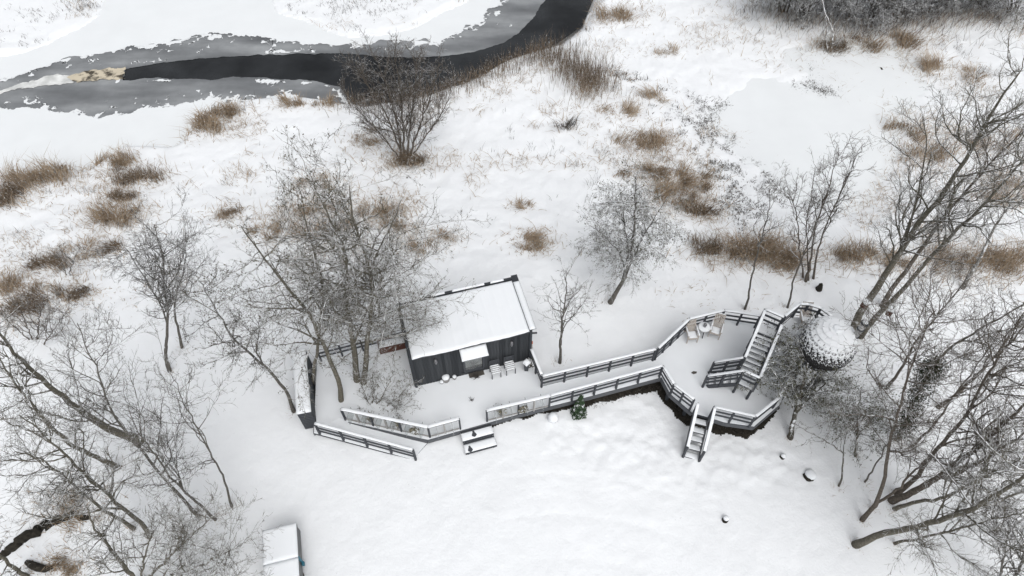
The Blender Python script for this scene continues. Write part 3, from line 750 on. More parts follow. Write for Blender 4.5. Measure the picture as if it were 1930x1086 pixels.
for x, z in ((.95, 1.62), (3.92, 1.62)):
    lm = cb('wall_lamp', x - .035, x + .035, -.09, -.005, z - .03, z + .13, M['lamp'])
    lathe('lamp_shade', [(.03, -.14), (.06, -.02), (.05, .12), (.02, .15)], M['lamp'], cab, 10, (x, -.10, z + .06))
beam('spout', (LEN + .02, .15, 1.72), (LEN + .26, .12, 1.70), .05, .05, M['metal_dark'], cab)
# things on the little terrace in front of the cabin
def cabp(x, y, z=0.035): return FL + u * x + v * y + np.array([0, 0, z])
CRZ = math.atan2(u[1], u[0])
def pot(label, p, r_, h_, capped=True):
    e = empty('plant_pot', p, label, 'pot', 'pots by the cabin wall')
    lathe('pot_body', [(r_ * .7, 0), (r_, h_ * .55), (r_ * 1.02, h_), (r_ * .85, h_ + .01)], M['pot'], e, 14)
    lathe('snow_cap', [(r_ * 1.02, h_ + .012), (r_ * .98, h_ + .05), (r_ * .6, h_ + .1), (r_ * .15, h_ + .115)], M['snow_fine'], e, 14, jit=.06)
    return e
pot('largest snow capped stone pot standing left of the window by the cabin wall', P(841, 718, .04), .15, .28)
pot('small snow capped pot just right of the largest pot by the wall', P(857, 714, .04), .08, .14)
pot('low snow capped pot left of the largest pot by the wall', P(833, 722, .04), .08, .08)
mat_o = prism('door_mat', [np.array(q) for q in ((0, 0), (.62, 0), (.62, .34), (0, .34))], 0, .02, M['stem_dark'])
pm = P(885, 713, .038); mat_o.location = tuple(pm); mat_o.rotation_euler = (0, 0, CRZ)
tag(mat_o, 'dark mat swept half clear of snow below the window', 'mat')
def twig_sprig(label, p, h_, n):
    e = empty('dry_plant', p, label, 'plant')
    st = np.zeros((n, 4, 3)); d = unit(np.stack([rng.normal(size=n) * .6, rng.normal(size=n) * .6, np.ones(n)], 1))
    for k in range(4): st[:, k] = d * h_ * k / 3 * (.6 + .6 * rng.random(n))[:, None]
    V, Q, T = tubes([(st, np.full((n, 4), .006), 3)])
    add_obj('stems', np_mesh('stems', V, Q, T, M['stem_dark']), e)
twig_sprig('dry dark twiggy plant on the mat under the window', P(899, 712, .06), .28, 40)
twig_sprig('little dead plant poking up alone through the snow before the cabin', P(889, 755, .04), .18, 16)
def stool(label, p, rz):
    """slatted garden chair: seat slats, legs, back rest with snow"""
    e = empty('garden_chair', p, label, 'chair', 'slatted chairs against the cabin wall', rz)
    for k in range(5):
        y = -.17 + k * .085
        beam('slat', (-.2, y, .42), (.2, y, .42), .05, .022, M['wood_grey'], e)
        snow_ridge('slat_snow', (-.19, y, .432), (.19, y, .432), .052, .028, e)
    for x in (-.18, .18):
        for y in (-.17, .17): beam('leg', (x, y, 0), (x, y, .41 if y < 0 else .8), .03, .03, M['wood_rail'], e)
        beam('side_rail', (x, -.17, .395), (x, .17, .395), .03, .03, M['wood_rail'], e)
    for z in (.58, .68, .78): beam('back_slat', (-.2, .185, z), (.2, .185, z), .02, .06, M['wood_rail'], e)
    return e
s0 = P(934, 706, .04); s1 = P(961, 699, .04)
stool('slatted chair nearer the window against the cabin wall', s0, CRZ); stool('slatted chair nearer the right cabin corner beside the planter', s1, CRZ)
pl = P(992, 697, .04)
e = empty('planter_box', pl, 'tall narrow dark planter heaped with snow at the right cabin corner', 'planter', rz=CRZ + .5)
lathe('box_body', [(.10, 0), (.13, .3), (.15, .55)], M['wood_rail'], e, 4, smooth=False)
snow_slab('snow_heap', (-.13, -.13, .55), (.13, -.13, .55), (.13, .13, .55), (-.13, .13, .55), .13, e, .04, .03, edge=.1)
e = empty('firewood_bundle', P(1000, 686, .04), 'low snow topped bundle of split logs beside the narrow planter', 'firewood', rz=CRZ)
for k, (x, z) in enumerate(((-.1, .07), (.04, .07), (-.03, .19))):
    V, Q, T = tubes([(np.array([[(x, -.18, z), (x, 0, z), (x, .18, z)]]), np.full((1, 3), .065), 8)])
    add_obj('log', np_mesh('log', V, Q, T, M['bark_snowy']), e)
e = empty('broom', P(1003, 676, .04), 'broom with orange head leaning on the cabin corner', 'broom')
beam('handle', (0, 0, .25), (-.02, .1, 1.0), .03, .03, M['wood_pale'], e)
beam('bristles', (.02, -.04, .0), (0, 0, .28), .2, .07, M['bristle'], e)
beam('grip', (-.02, .1, 1.0), (-.022, .11, 1.12), .05, .05, M['red'], e)

# wreaths and baskets hung on the balustrades
def wreath(label, p, r_, nrm, name='wreath'):
    n = 420; a = rng.random(n) * 2 * np.pi; rr = r_ + rng.normal(size=n) * r_ * .16
    e1 = np.array([nrm[1], -nrm[0], 0]); c = p + np.outer(rr * np.cos(a), e1) + np.outer(rr * np.sin(a), [0, 0, 1.]) + np.outer(rng.normal(size=n) * .03, nrm)
    e = empty(name, p, label, 'wreath', 'wreaths hung on the glass balustrades')
    V, Q = leaf_flakes(c - p, .035, .012)
    add_obj('twigs', np_mesh('twigs', V, Q, np.zeros((0, 3), int), M['wreath'], False), e)
    ring = np.array([[p * 0 + r_ * math.cos(q_) * e1 + np.array([0, 0, r_ * math.sin(q_)]) for q_ in np.linspace(0, 2 * math.pi, 17)]])
    V, Q, T = tubes([(ring, np.full((1, 17), .025), 6)])
    add_obj('ring', np_mesh('ring', V, Q, T, M['wreath']), e)
nD = np.array([(Dm - D0)[1], -(Dm - D0)[0], 0]); nD /= np.linalg.norm(nD)
nL = np.array([(L1 - L0)[1], -(L1 - L0)[0], 0]); nL /= np.linalg.norm(nL)
wreath('snowy twig wreath on the glass balustrade right of the front steps', between(D0, Dm, .57) + nD * .06 + np.array([0, 0, .45]), .15, nD)
wreath('snowy twig wreath on the glass balustrade left of the front steps', between(L0, L1, .84) + nL * .06 + np.array([0, 0, .45]), .15, nL)
def bush_pot(label, p):
    e = empty('potted_plant', p, label, 'plant', 'little potted plants behind the balustrades')
    lathe('pot_body', [(.09, 0), (.12, .22)], M['pot'], e, 12)
    c = rng.normal(size=(260, 3)) * [.08, .08, .07] + [0, 0, .34]
    V, Q = leaf_flakes(c, .035, .01); f_ = add_obj('foliage', np_mesh('foliage', V, Q, np.zeros((0, 3), int), M['wreath'], False), e); f_['kind'] = 'stuff'
bush_pot('potted plant behind the first glass pane right of the front steps', between(D0, Dm, .22) + np.array([0, .18, .03]))
bush_pot('potted plant behind the glass balustrade left of the steps near the ramp', between(L0, L1, .63) + np.array([0, .18, .03]))
bush_pot('potted plant in the middle pane of the balustrade left of steps', between(L0, L1, .30) + np.array([0, .18, .03]))

# ================================================================== STEPS
def box_step(parent, c, ax, ay, wx, wy, z0, z1, name='tread'):
    c = np.array(c, float)
    a = [c - ax * wx / 2 - ay * wy / 2, c + ax * wx / 2 - ay * wy / 2, c + ax * wx / 2 + ay * wy / 2, c - ax * wx / 2 + ay * wy / 2]
    o = prism(name, a, z0, z1, M['wood_rail'], parent)
    a[2] = a[2] - ay * .05; a[3] = a[3] - ay * .05
    snow_slab('tread_snow', *[np.array([q_[0], q_[1], z1 + .002]) for q_ in a], .035, parent, .08, .008, edge=.04)
    return o
S0, S1 = P(868, 812, 0), P(924, 797, 0)
ax = (S1 - S0) / np.linalg.norm(S1 - S0); ay = np.array([ax[1], -ax[0], 0])
st = empty('front_steps', (S0 + S1) / 2, 'two broad snowy steps between the balustrades in front of the cabin', 'steps')
box_step(st, ay * .24, ax, ay, 1.22, .40, -.17, -.13); box_step(st, ay * .66, ax, ay, 1.22, .40, -.33, -.29)
for s in (-1, 1):
    for q_, z in ((.24, -.17), (.66, -.33)): beam('riser', ax * s * .5 + ay * (q_ - .18) + [0, 0, z - .06], ax * s * .5 + ay * (q_ + .18) + [0, 0, z - .06], .05, .115, M['wood_dark'], st)
for q_, z in ((.07, -.1), (.46, -.235)): beam('riser', ax * -.6 + ay * q_ + [0, 0, z], ax * .6 + ay * q_ + [0, 0, z], .03, .11, M['wood_dark'], st)
for (a_, b_, z) in ((-.12, .22, -.092), (-.40, .70, -.252)):
    V = [np.array([math.cos(k) * .08 * (1 + .4 * math.sin(3 * k)), math.sin(k) * .13, 0]) for k in np.linspace(0, 2 * math.pi, 12, endpoint=False)]
    V = [ax * (a_ + q_[0]) + ay * (b_ + q_[1]) for q_ in V]
    prism('bare_patch', V, z - .004, z + .004, M['wood_rail'], st)

def flight(label, top, d, wid, n, rise, run, name='staircase', snowy=True, stringer=True, group=None, openr=True):
    """open stair descending from top along d (unit, horizontal)"""
    d = np.array(d); s = np.array([-d[1], d[0], 0])
    e = empty(name, top, label, 'stairs', group)
    for k in range(n):
        c = d * (run * (k + .5)); z = -rise * (k + 1)
        a = [c - d * run * .46 - s * wid * .47, c + d * run * .46 - s * wid * .47, c + d * run * .46 + s * wid * .47, c - d * run * .46 + s * wid * .47]
        prism('tread', a, z - .035, z, M['wood_rail'], e)
        # snow with the front edge blown bare
        k2 = .40 if snowy else .2
        b_ = [c - d * run * .46 - s * wid * .46, c + d * run * k2 - s * wid * .46, c + d * run * k2 + s * wid * .46, c - d * run * .46 + s * wid * .46]
        snow_slab('tread_snow', *[np.array([q_[0], q_[1], z + .002]) for q_ in b_], .03, e, .06, .01, edge=.03)
    for q_ in (-1, 1):
        beam('stringer', s * q_ * wid * .5 + [0, 0, -.12], s * q_ * wid * .5 + d * run * n + [0, 0, -rise * n - .08], .045, .2, M['wood_rail'], e)
    return e
# steep right steps down from the terrace to the yard
t0, t1 = P(1306, 781, 0), P(1337, 789, 0)
dS = np.array([(t1 - t0)[1], -(t1 - t0)[0], 0]); dS /= np.linalg.norm(dS); wS = np.linalg.norm(t1 - t0)
gbot = gz((t0[0] + t1[0]) / 2, 10.4)
top = (t0 + t1) / 2; nS = 5; rise = 0.20; run = 0.27
flight('steep right steps going down from the terrace into the snowy yard', top, dS, wS * .92, nS, rise, run)
for i_, (tp, lab) in enumerate(((t0, 'left handrail of the steep right steps'), (t1, 'right handrail of the steep right steps'))):
    o_ = np.array(tp); e = empty('handrail', o_, lab + ' leading down to the yard', 'handrail', 'handrails of the steep right steps')
    dn = dS * run * nS + np.array([0, 0, -rise * nS])
    beam('post', (0, 0, -.02), (0, 0, .9), .075, .075, M['wood_rail'], e); beam('post', dn + [0, 0, -.1], dn + [0, 0, .9], .075, .075, M['wood_rail'], e)
    beam('rail', np.array([0, 0, .45]), dn + [0, 0, .45], .032, .085, M['wood_rail'], e)
    beam('cap_board', np.array([0, 0, .915]), dn + [0, 0, .915], .12, .035, M['wood_rail'], e)
    snow_ridge('snow_cap', np.array([0, 0, .934]), dn + [0, 0, .934], .11, .036, e)

# ================================================================== STAIR TOWER AND UPPER PLATFORM
ZL, ZT, HH = .85, 1.9, .95
LA = P(1405, 673, ZL + HH); LA[2] = ZL           # landing, back corner
LM = P(1403, 698, ZL + HH); LM[2] = ZL           # landing, front corner left
LR = P(1433, 712, ZL + HH); LR[2] = ZL           # landing, front corner right
TL_ = P(1443, 582, ZT + HH); TL_[2] = ZT
TR_ = P(1478, 597, ZT + HH); TR_[2] = ZT
dU = (TL_ - LA)[:2]; dU = np.array([dU[0], dU[1], 0]) / np.linalg.norm(dU); sU = np.array([dU[1], -dU[0], 0])
wU = float((LR - LA) @ sU)
runU = float((TL_ - LA) @ dU) - .42
# upper platform
I1 = P(1507.6, 572, ZT + HH); I2 = P(1525, 573, ZT + HH); I3 = P(1548, 580, ZT + HH); I4 = P(1568, 595, ZT + HH)
for q_ in (I1, I2, I3, I4): q_[2] = ZT
e1 = LA + dU * runU; e1[2] = ZT
e2 = e1 + sU * wU
pf = [TL_, e1, e2, np.array([10.95, 13.6, ZT]), np.array([11.0, 13.05, ZT]), np.array([11.3, 12.75, ZT]), np.array([11.9, 12.8, ZT]), np.array([12.15, 13.3, ZT]), np.array([12.2, 14.0, ZT]), I4, I3, I2, I1, TR_]
plat = empty('upper_platform', (e2[0], e2[1], ZT), 'raised snowy platform carrying the round shingled hut at the top of the stairs', 'platform'); po = np.array(plat.location)
prism('platform_frame', [p - po for p in pf], -.2, -.03, M['wood_dark'], plat)
prism('snow_cover', [p - po for p in pf], -.026, .03, M['snow_deck'], plat)
for k in range(len(pf)):
    a, b_ = pf[k] - po, pf[(k + 1) % len(pf)] - po; d = (b_ - a) / np.linalg.norm(b_ - a)
    nn = np.array([d[1], -d[0], 0]) * .02
    beam('fascia', a + nn + [0, 0, -.13], b_ + nn + [0, 0, -.13], .036, .22, M['wood_rail'], plat)
for q_ in (e1, e2, pf[4], pf[6], pf[7], I4, I1, TL_):
    c = np.mean(pf, axis=0); p = q_ + (c - q_) * .06
    beam('support_post', p - po + [0, 0, -.2], np.array([p[0], p[1], float(gz(p[0], p[1])) - .1 if p[0] > 10.4 else .0]) - po, .12, .12, M['wood_dark'], plat)
nU = 8
flight('upper stairs climbing from the small landing to the hut platform', e1 + sU * wU / 2, -dU, wU, nU, (ZT - ZL) / (nU + 0), runU / nU * 1.0)
# landing
ld = [LA, LM, LR, LA + sU * wU]
lo = LA.copy()
land = empty('stair_landing', lo, 'small raised wooden landing on two thin legs between the stair flights', 'landing')
prism('landing_board', [p - lo for p in ld], -.12, -.03, M['wood_rail'], land); prism('snow_cover', [p - lo for p in ld], -.027, .02, M['snow_deck'], land)
for q_ in (LM, LR, LA):
    p = q_ + (np.mean(ld, axis=0) - q_) * .1
    beam('leg', p - lo + [0, 0, -.12], np.array([p[0], p[1], .03]) - lo, .07, .07, M['wood_rail'], land)
# lower flight
I0a = P(1347, 682, HH); I0a[2] = 0; I0b = P(1334, 708, HH); I0b[2] = 0
mid = (LA + LM) / 2; dL = ((I0a + I0b) / 2 - mid); dL[2] = 0; runL = np.linalg.norm(dL); dL /= runL
flight('short lower flight of stairs rising from the terrace to the landing', mid, dL, .62, 4, ZL / 5, runL * .94 / 4)
def stair_rail(label, pts, nposts, name='handrail', rails=(.38, .64), grp='handrails of the stairs to the hut'):
    o_ = np.array(pts[0]); e = empty(name, o_, label, 'handrail', grp)
    for s in range(len(pts) - 1):
        a, b_ = np.array(pts[s]) - o_, np.array(pts[s + 1]) - o_
        for k in range(nposts[s] + 1):
            if s and k == 0: continue
            q_ = a + (b_ - a) * k / nposts[s]; beam('post', q_ + [0, 0, -.12], q_ + [0, 0, HH - .05], .075, .075, M['wood_rail'], e)
        for r_ in rails: beam('rail', a + [0, 0, r_], b_ + [0, 0, r_], .032, .09, M['wood_rail'], e)
        beam('cap_board', a + [0, 0, HH - .04], b_ + [0, 0, HH - .04], .11, .035, M['wood_rail'], e)
        snow_ridge('snow_cap', a + [0, 0, HH - .02], b_ + [0, 0, HH - .02], .10, .036, e)
stair_rail('back handrail of the short lower flight', [I0a, LA + (I0a - LA) * .06], [2])
stair_rail('front handrail wrapping the short lower flight and landing', [I0b, LM, LR], [2, 1])
stair_rail('left handrail along the upper stairs', [LA, e1, TL_ - dU * .06], [2, 1], rails=(.5,))
stair_rail('right handrail along the upper stairs', [LR + dU * .06, e2], [2], rails=(.5,))
stair_rail('end handrail across the head of the upper stairs', [TL_, TR_], [1], rails=(.3, .6))
stair_rail('curved railing behind the chair on the hut platform', [TR_ + (I1 - TR_) * .08, I1, I2, I3, I4], [1, 1, 1, 1], name='railing')

# ================================================================== SHINGLED HUT
HC = P(1561, 646, ZT + .95); HC[2] = ZT + .03
hut = empty('shingled_hut', HC, 'round egg shaped hut clad in dark shingles with snow on its dome', 'hut')
HR, HHT = 0.93, 1.9
def hprof(t):          # t 0 bottom .. 1 top
    a = -0.95 + t * (math.pi / 2 + 0.95)
    z = .86 + 1.00 * math.sin(a); r_ = HR * math.cos(a) ** 0.9 if math.cos(a) > 0 else 0
    return max(r_, 0.0), z
lathe('shell', [hprof(t_ * .985) for t_ in np.linspace(0, 1, 18)], M['metal_dark'], hut, 28)
for o_ in [hut.children[-1]]:
    for v_ in o_.data.vertices: v_.co = v_.co * 0.985
rows = 11; cnt = 0
SHM = {}
for rw in range(rows):
    ta, tb = rw / rows, min((rw + (1.25 if rw < 5 else .955)) / rows, .985)
    (ra, za), (rb, zb) = hprof(ta), hprof(tb)
    n = max(8, int(2 * math.pi * max(ra, rb) / .24))
    lift = .045
    wsh = 2 * math.pi * max(ra, rb) / n * .485
    # one shingle mesh per row, copied round the ring
    ra2, rb2 = ra + lift, rb + .006
    va = max(.02, 2 * math.pi * ra / n * .535); vb = max(.012, 2 * math.pi * rb / n * .535)
    V = [(ra2 - .03, -va, za), (ra2 - .03, va, za), (ra2, va, za + .01), (ra2, -va, za + .01), (rb2 - .03, -vb, zb), (rb2 - .03, vb, zb), (rb2, vb, zb), (rb2, -vb, zb)]
    F = [(0, 1, 2, 3), (3, 2, 6, 7), (4, 7, 6, 5), (0, 3, 7, 4), (1, 5, 6, 2), (0, 4, 5, 1)]
    me = bpy.data.meshes.new('shingle'); me.from_pydata(V, [], F); me.materials.append(M['shingle_snow' if rw >= 8 else ('shingle' if rw >= 5 else 'shingle_bare')]); me.update()
    for k in range(n):
        o = bpy.data.objects.new('shingle', me); COL.objects.link(o); o.parent = hut
        o.rotation_euler = (0, 0, 2 * math.pi * (k + .5 * (rw % 2)) / n + random.gauss(0, .008)); o.location = (0, 0, random.gauss(0, .005)); cnt += 1
# snow on the upper dome, in rings that follow the courses
V = []; F = []; nseg = 56; nr = 26
for i in range(nr + 1):
    t_ = .93 + (.995 - .93) * i / nr
    r_, z_ = hprof(t_)
    ring_ = ((t_ * rows) % 1.0)
    for k in range(nseg):
        a = 2 * math.pi * k / nseg
        low = .66 + .10 * float(vnoise(np.array([k * .45]), np.array([1.3]), 5)[0])
        side = .5 + .5 * math.cos(a - 0.9)      # wind-packed towards the far right
        th = np.clip((t_ - .935 - .02 * side * random.random()) / .03, 0, 1) * (.03 + .012 * random.random()) - .03
        sc = (r_ + .045 + th) if r_ > .02 else .02
        V.append((sc * math.cos(a), sc * math.sin(a), z_ + .03 + th * .8))
for i in range(nr):
    for k in range(nseg): F.append((i * nseg + k, i * nseg + (k + 1) % nseg, (i + 1) * nseg + (k + 1) % nseg, (i + 1) * nseg + k))
F.append(tuple(nr * nseg + k for k in range(nseg)))
link_mesh('dome_snow', V, F, M['snow_fine'], hut, smooth=True)
cb_ = P(1607, 640, ZT + 1.3) - HC
cb_[2] = 1.15
pipe = empty('x', (0, 0, 0), None, None); bpy.data.objects.remove(pipe)
ch = lathe('chimney', [(.10, 0), (.10, .28), (.125, .29), (.125, .36), (.10, .37), (.10, .75), (.125, .76), (.125, .82), (.10, .83), (.10, 1.15)], M['steel'], hut, 16, tuple(cb_))
for z in (.05, .34, .80): lathe('chimney_collar', [(.128, z), (.135, z + .03), (.128, z + .06)], M['metal_dark'], hut, 16, tuple(cb_))
lathe('chimney_cap', [(.14, 1.15), (.145, 1.19), (.10, 1.22)], M['metal_dark'], hut, 16, tuple(cb_))
lathe('cap_snow', [(.09, 1.222), (.08, 1.26), (.02, 1.28)], M['snow_fine'], hut, 12, tuple(cb_))

# ================================================================== CHAIRS AND TABLE ON THE TERRACE
def lounge(label, p, rz):
    e = empty('deck_chair', p, label, 'chair', 'pale slatted wooden chairs', rz)
    # seat along -y (front), back leaning to +y
    for k in range(7):
        x = -.21 + k * .07
        beam('seat_slat', (x, -.42, .40), (x, .12, .34), .048, .02, M['wood_pale'], e)
        beam('back_slat', (x, .13, .36), (x, .42, 1.0), .048, .02, M['wood_pale'], e, side=(0, 1, 0))
    for z, y in ((.55, .205), (.92, .375)): beam('back_bar', (-.24, y + .02, z), (.24, y + .02, z), .025, .04, M['wood_pale'], e)
    beam('seat_bar', (-.24, -.40, .375), (.24, -.40, .375), .03, .04, M['wood_pale'], e); beam('seat_bar', (-.24, .10, .32), (.24, .10, .32), .03, .04, M['wood_pale'], e)
    for x in (-.25, .25):
        beam('leg', (x, -.38, 0), (x, -.30, .58), .04, .03, M['wood_pale'], e); beam('leg', (x, .35, 0), (x, .02, .42), .04, .03, M['wood_pale'], e)
        beam('armrest', (x, -.40, .59), (x, .26, .60), .07, .025, M['wood_pale'], e)
        snow_ridge('snow_cap', (x, -.38, .603), (x, .2, .613), .06, .03, e)
    snow_slab('seat_snow', (-.2, -.36, .405), (.2, -.36, .405), (.2, .05, .365), (-.2, .05, .365), .035, e, .05, .012, edge=.06)
    snow_ridge('back_snow', (-.22, .42, 1.0), (.22, .42, 1.0), .04, .035, e)
    e.scale = (.86, .86, .86)
    return e
lounge('pale slatted wooden chair left of the small round table on the terrace', P(1300, 634, .04), R(6))
lounge('pale slatted wooden chair right of the small round table on the terrace', P(1347, 626, .04), R(-22))
lounge('pale slatted wooden chair alone on the upper hut platform', P(1513, 607, ZT + .035), R(-4))
e = empty('side_table', P(1322, 630, .04), 'small round snow covered table between two wooden chairs', 'table')
lathe('table_top', [(.25, .50), (.26, .515), (.25, .53)], M['wood_grey'], e, 20)
lathe('snow_cap', [(.25, .532), (.245, .56), (.19, .585), (.05, .59)], M['snow_fine'], e, 20, jit=.03)
for k in range(3):
    a = k * 2.1 + .5; beam('leg', (.2 * math.cos(a), .2 * math.sin(a), 0), (.12 * math.cos(a), .12 * math.sin(a), .5), .03, .03, M['wood_rail'], e)
e = lathe('lantern', [(.06, 0), (.07, .1), (.07, .16), (.03, .22)], M['lamp'], None, 10); e.location = tuple(P(1322, 630, .04) + np.array([0, 0, .59])); tag(e, 'little dark lantern standing on the round terrace table', 'lantern')
dp = prism('fallen_leaf', [np.array(q_) for q_ in ((-.1, 0), (0, -.06), (.12, -.02), (.14, .05), (.0, .07))], 0, .02, M['stem_dark']); dp.location = tuple(P(1307, 703, .04)); tag(dp, 'dark leaf lying on the snow in the middle of the terrace', 'leaf')

# ================================================================== WOOD STORE, PLANTER, TRAILER, BOULDER
sh = [P(558.7, 779, .95), P(584, 774, .95), P(577, 655, .95), P(550, 662, .95)]
so = sh[0].copy(); so[2] = -.4
e = empty('wood_store', so, 'long narrow dark store box with snowy lid beside the ramp', 'shed')
bq = [p - so for p in sh]; bq[1] = bq[0] + (bq[1] - bq[0]) / np.linalg.norm(bq[1] - bq[0]) * .52
dd = (bq[3] - bq[0]); bq[2] = bq[1] + dd
for q_ in bq: q_[2] = 0
prism('body', bq, -.2, 1.28, M['wood_dark'], e)
ex = (bq[1] - bq[0]); exn = ex / np.linalg.norm(ex); ny_ = np.array([exn[1], -exn[0], 0])
for k in range(10):
    z = .02 + k * .125; beam('slat', bq[0] + ny_ * .018 + exn * .01 + [0, 0, z + .05], bq[1] + ny_ * .018 - exn * .01 + [0, 0, z + .05], .03, .09, M['wood_rail'], e)
prism('lid', [q_ + (q_ - np.mean(bq, axis=0)) * .03 for q_ in bq], 1.282, 1.31, M['wood_rail'], e)
snow_slab('lid_snow', *[q_ * 1.0 + np.array([0, 0, 1.312]) + (q_ - np.mean(bq, axis=0)) * .03 for q_ in bq], .10, e, .08, .012, edge=.08)
rb = P(741, 655, 0)
e = empty('raised_planter', rb, 'red brown timber planter box at the back of the courtyard', 'planter', rz=CRZ)
for k in range(4): beam('plank', (-.55, -.2, .06 + k * .11), (.55, -.2, .06 + k * .11), .03, .105, M['wood_rust'], e)
for x in (-.55, .55): beam('end_plank', (x, -.18, .22), (x, .2, .22), .03, .43, M['wood_rust'], e)
beam('back_plank', (-.55, .2, .22), (.55, .2, .22), .03, .43, M['wood_rust'], e)
snow_slab('snow_fill', (-.53, -.18, .40), (.53, -.18, .40), (.53, .18, .40), (-.53, .18, .40), .05, e, .08, .02)
# covered trailer cut by the lower edge of the photograph
tz = .75
c0, c1, c2 = P(494, 1000, tz), P(557, 985, tz), P(568, 1090, tz)
ux = (c1 - c0) / np.linalg.norm(c1 - c0); wT = np.linalg.norm(c1 - c0); uy = np.array([ux[1], -ux[0], 0]); LT = 3.0
g_t = float(gz(c0[0], c0[1]))
tr = empty('covered_trailer', (c0 + c1) / 2 * [1, 1, 0] + np.array([0, 0, g_t]), 'snow topped covered trailer with a seam across its cover at the bottom edge', 'trailer', rz=math.atan2(ux[1], ux[0]))
hT = tz - g_t - .06
def tb(name, x0, x1, y0, y1, z0, z1, mat): return cb(name, x0, x1, y0, y1, z0, z1, mat, tr)
tb('body', -wT / 2 + .03, wT / 2 - .03, -LT + .03, -.03, .35, hT - .03, M['tarp'])
tb('cover', -wT / 2, wT / 2, -1.13, 0, hT - .18, hT, M['tarp']); tb('cover', -wT / 2, wT / 2, -LT, -1.16, hT - .18, hT, M['tarp'])
snow_slab('cover_snow', (-wT / 2 - .01, -1.139, hT + .002), (wT / 2 + .01, -1.139, hT + .002), (wT / 2 + .01, .01, hT + .002), (-wT / 2 - .01, .01, hT + .002), .07, tr, .07, .012, edge=.05)
snow_slab('cover_snow', (-wT / 2 - .01, -LT, hT + .002), (wT / 2 + .01, -LT, hT + .002), (wT / 2 + .01, -1.151, hT + .002), (-wT / 2 - .01, -1.151, hT + .002), .07, tr, .07, .012, edge=.05)
tb('strap', wT / 2 - .005, wT / 2 + .02, -1.2, -1.1, .2, hT - .02, M['teal']); tb('buckle', wT / 2 + .0, wT / 2 + .07, -1.28, -1.16, .45, .6, M['teal'])
for s in (-1, 1):
    wh = lathe('wheel', [(.10, -.08), (.28, -.08), (.30, 0), (.28, .08), (.10, .08)], M['stem_dark'], tr, 18)
    wh.rotation_euler = (0, math.pi / 2, 0); wh.location = (s * (wT / 2 - .12), -1.7, .29)
tb('drawbar', -.05, .05, -LT - .9, -LT, .35, .43, M['metal_dark'])

def boulder(label, p, r_, snow=True, name='boulder', flat=.8):
    e = empty(name, p, label, 'rock')
    lathe('stone', [(r_ * .8, -.1), (r_ * .95, .15 * r_), (r_ * .9, r_ * .5), (r_ * .6, r_ * .8)], M['pot'] if snow else M['soil'], e, 12, jit=.15)
    lathe('snow_cap', [(r_ * 1.0, r_ * .28), (r_ * 1.06, r_ * .55), (r_ * .9, r_ * .95 * flat + .12), (r_ * .5, r_ * 1.15 * flat + .15), (r_ * .08, r_ * 1.2 * flat + .16)], M['snow_fine'], e, 14, jit=.06)
boulder('round snow hooded boulder just below the deck edge near the little conifer', onground(1042, 790), .2)
for lab_, q_, r_ in (('low snow hooded rock with dark lower edge in the yard beside right trees', (1525, 898), .21), ('smaller rock nearly buried in snow uphill of the dark edged rock', (1474, 862), .10)):
    e = empty('yard_rock', onground(*q_), lab_, 'rock')
    lathe('stone', [(r_ * .9, -.1), (r_, .03), (r_ * .9, .08), (r_ * .5, .10)], M['soil'], e, 11, jit=.45)
    lathe('snow_cap', [(r_ * 1.05, -.04), (r_ * 1.0, .10), (r_ * .75, .16), (r_ * .3, .18), (.01, .185)], M['snow_fine'], e, 14, (r_ * .28, r_ * .22, 0), jit=.2)
e = empty('tree_stump', onground(1366, 981), 'small snow topped stump alone in the open yard', 'stump')
lathe('stump_wood', [(.12, -.1), (.11, .10), (.09, .13)], M['soil'], e, 12, jit=.1); lathe('snow_cap', [(.105, .132), (.1, .19), (.05, .22), (.01, .225)], M['snow_fine'], e, 12, (.02, .03, 0), jit=.08)
e = empty('tree_stump', onground(1543, 545), 'dark jagged stump in snow behind the hut platform', 'stump')
lathe('stump_wood', [(.16, -.1), (.13, .15), (.10, .3), (.03, .42)], M['soil'], e, 9, jit=.35)

# little conifer with snow by the deck
e = empty('little_conifer', onground(1090, 780), 'knee high snowy conifer in front of the deck railing', 'conifer')
V, Q, T = tubes([(np.array([[(0, 0, -.1), (0, 0, .6), (0, 0, 1.55)]]), np.array([[.03, .02, .006]]), 6)]); add_obj('trunk', np_mesh('trunk', V, Q, T, M['bark_brown']), e)
n = 4200; hz = rng.random(n) ** 1.35 * 1.45 + .06; rr = (1.55 - hz) / 1.5 * .32 * (.35 + .65 * np.sqrt(rng.random(n))); a = rng.random(n) * 2 * np.pi
rr *= .75 + .35 * np.cos(hz * 38)
c = np.stack([rr * np.cos(a), rr * np.sin(a), hz - rr * .25], 1)
V, Q = leaf_flakes(c, .055, .012); fo = add_obj('foliage', np_mesh('foliage', V, Q, np.zeros((0, 3), int), M['needles'], False), e); fo['kind'] = 'stuff'

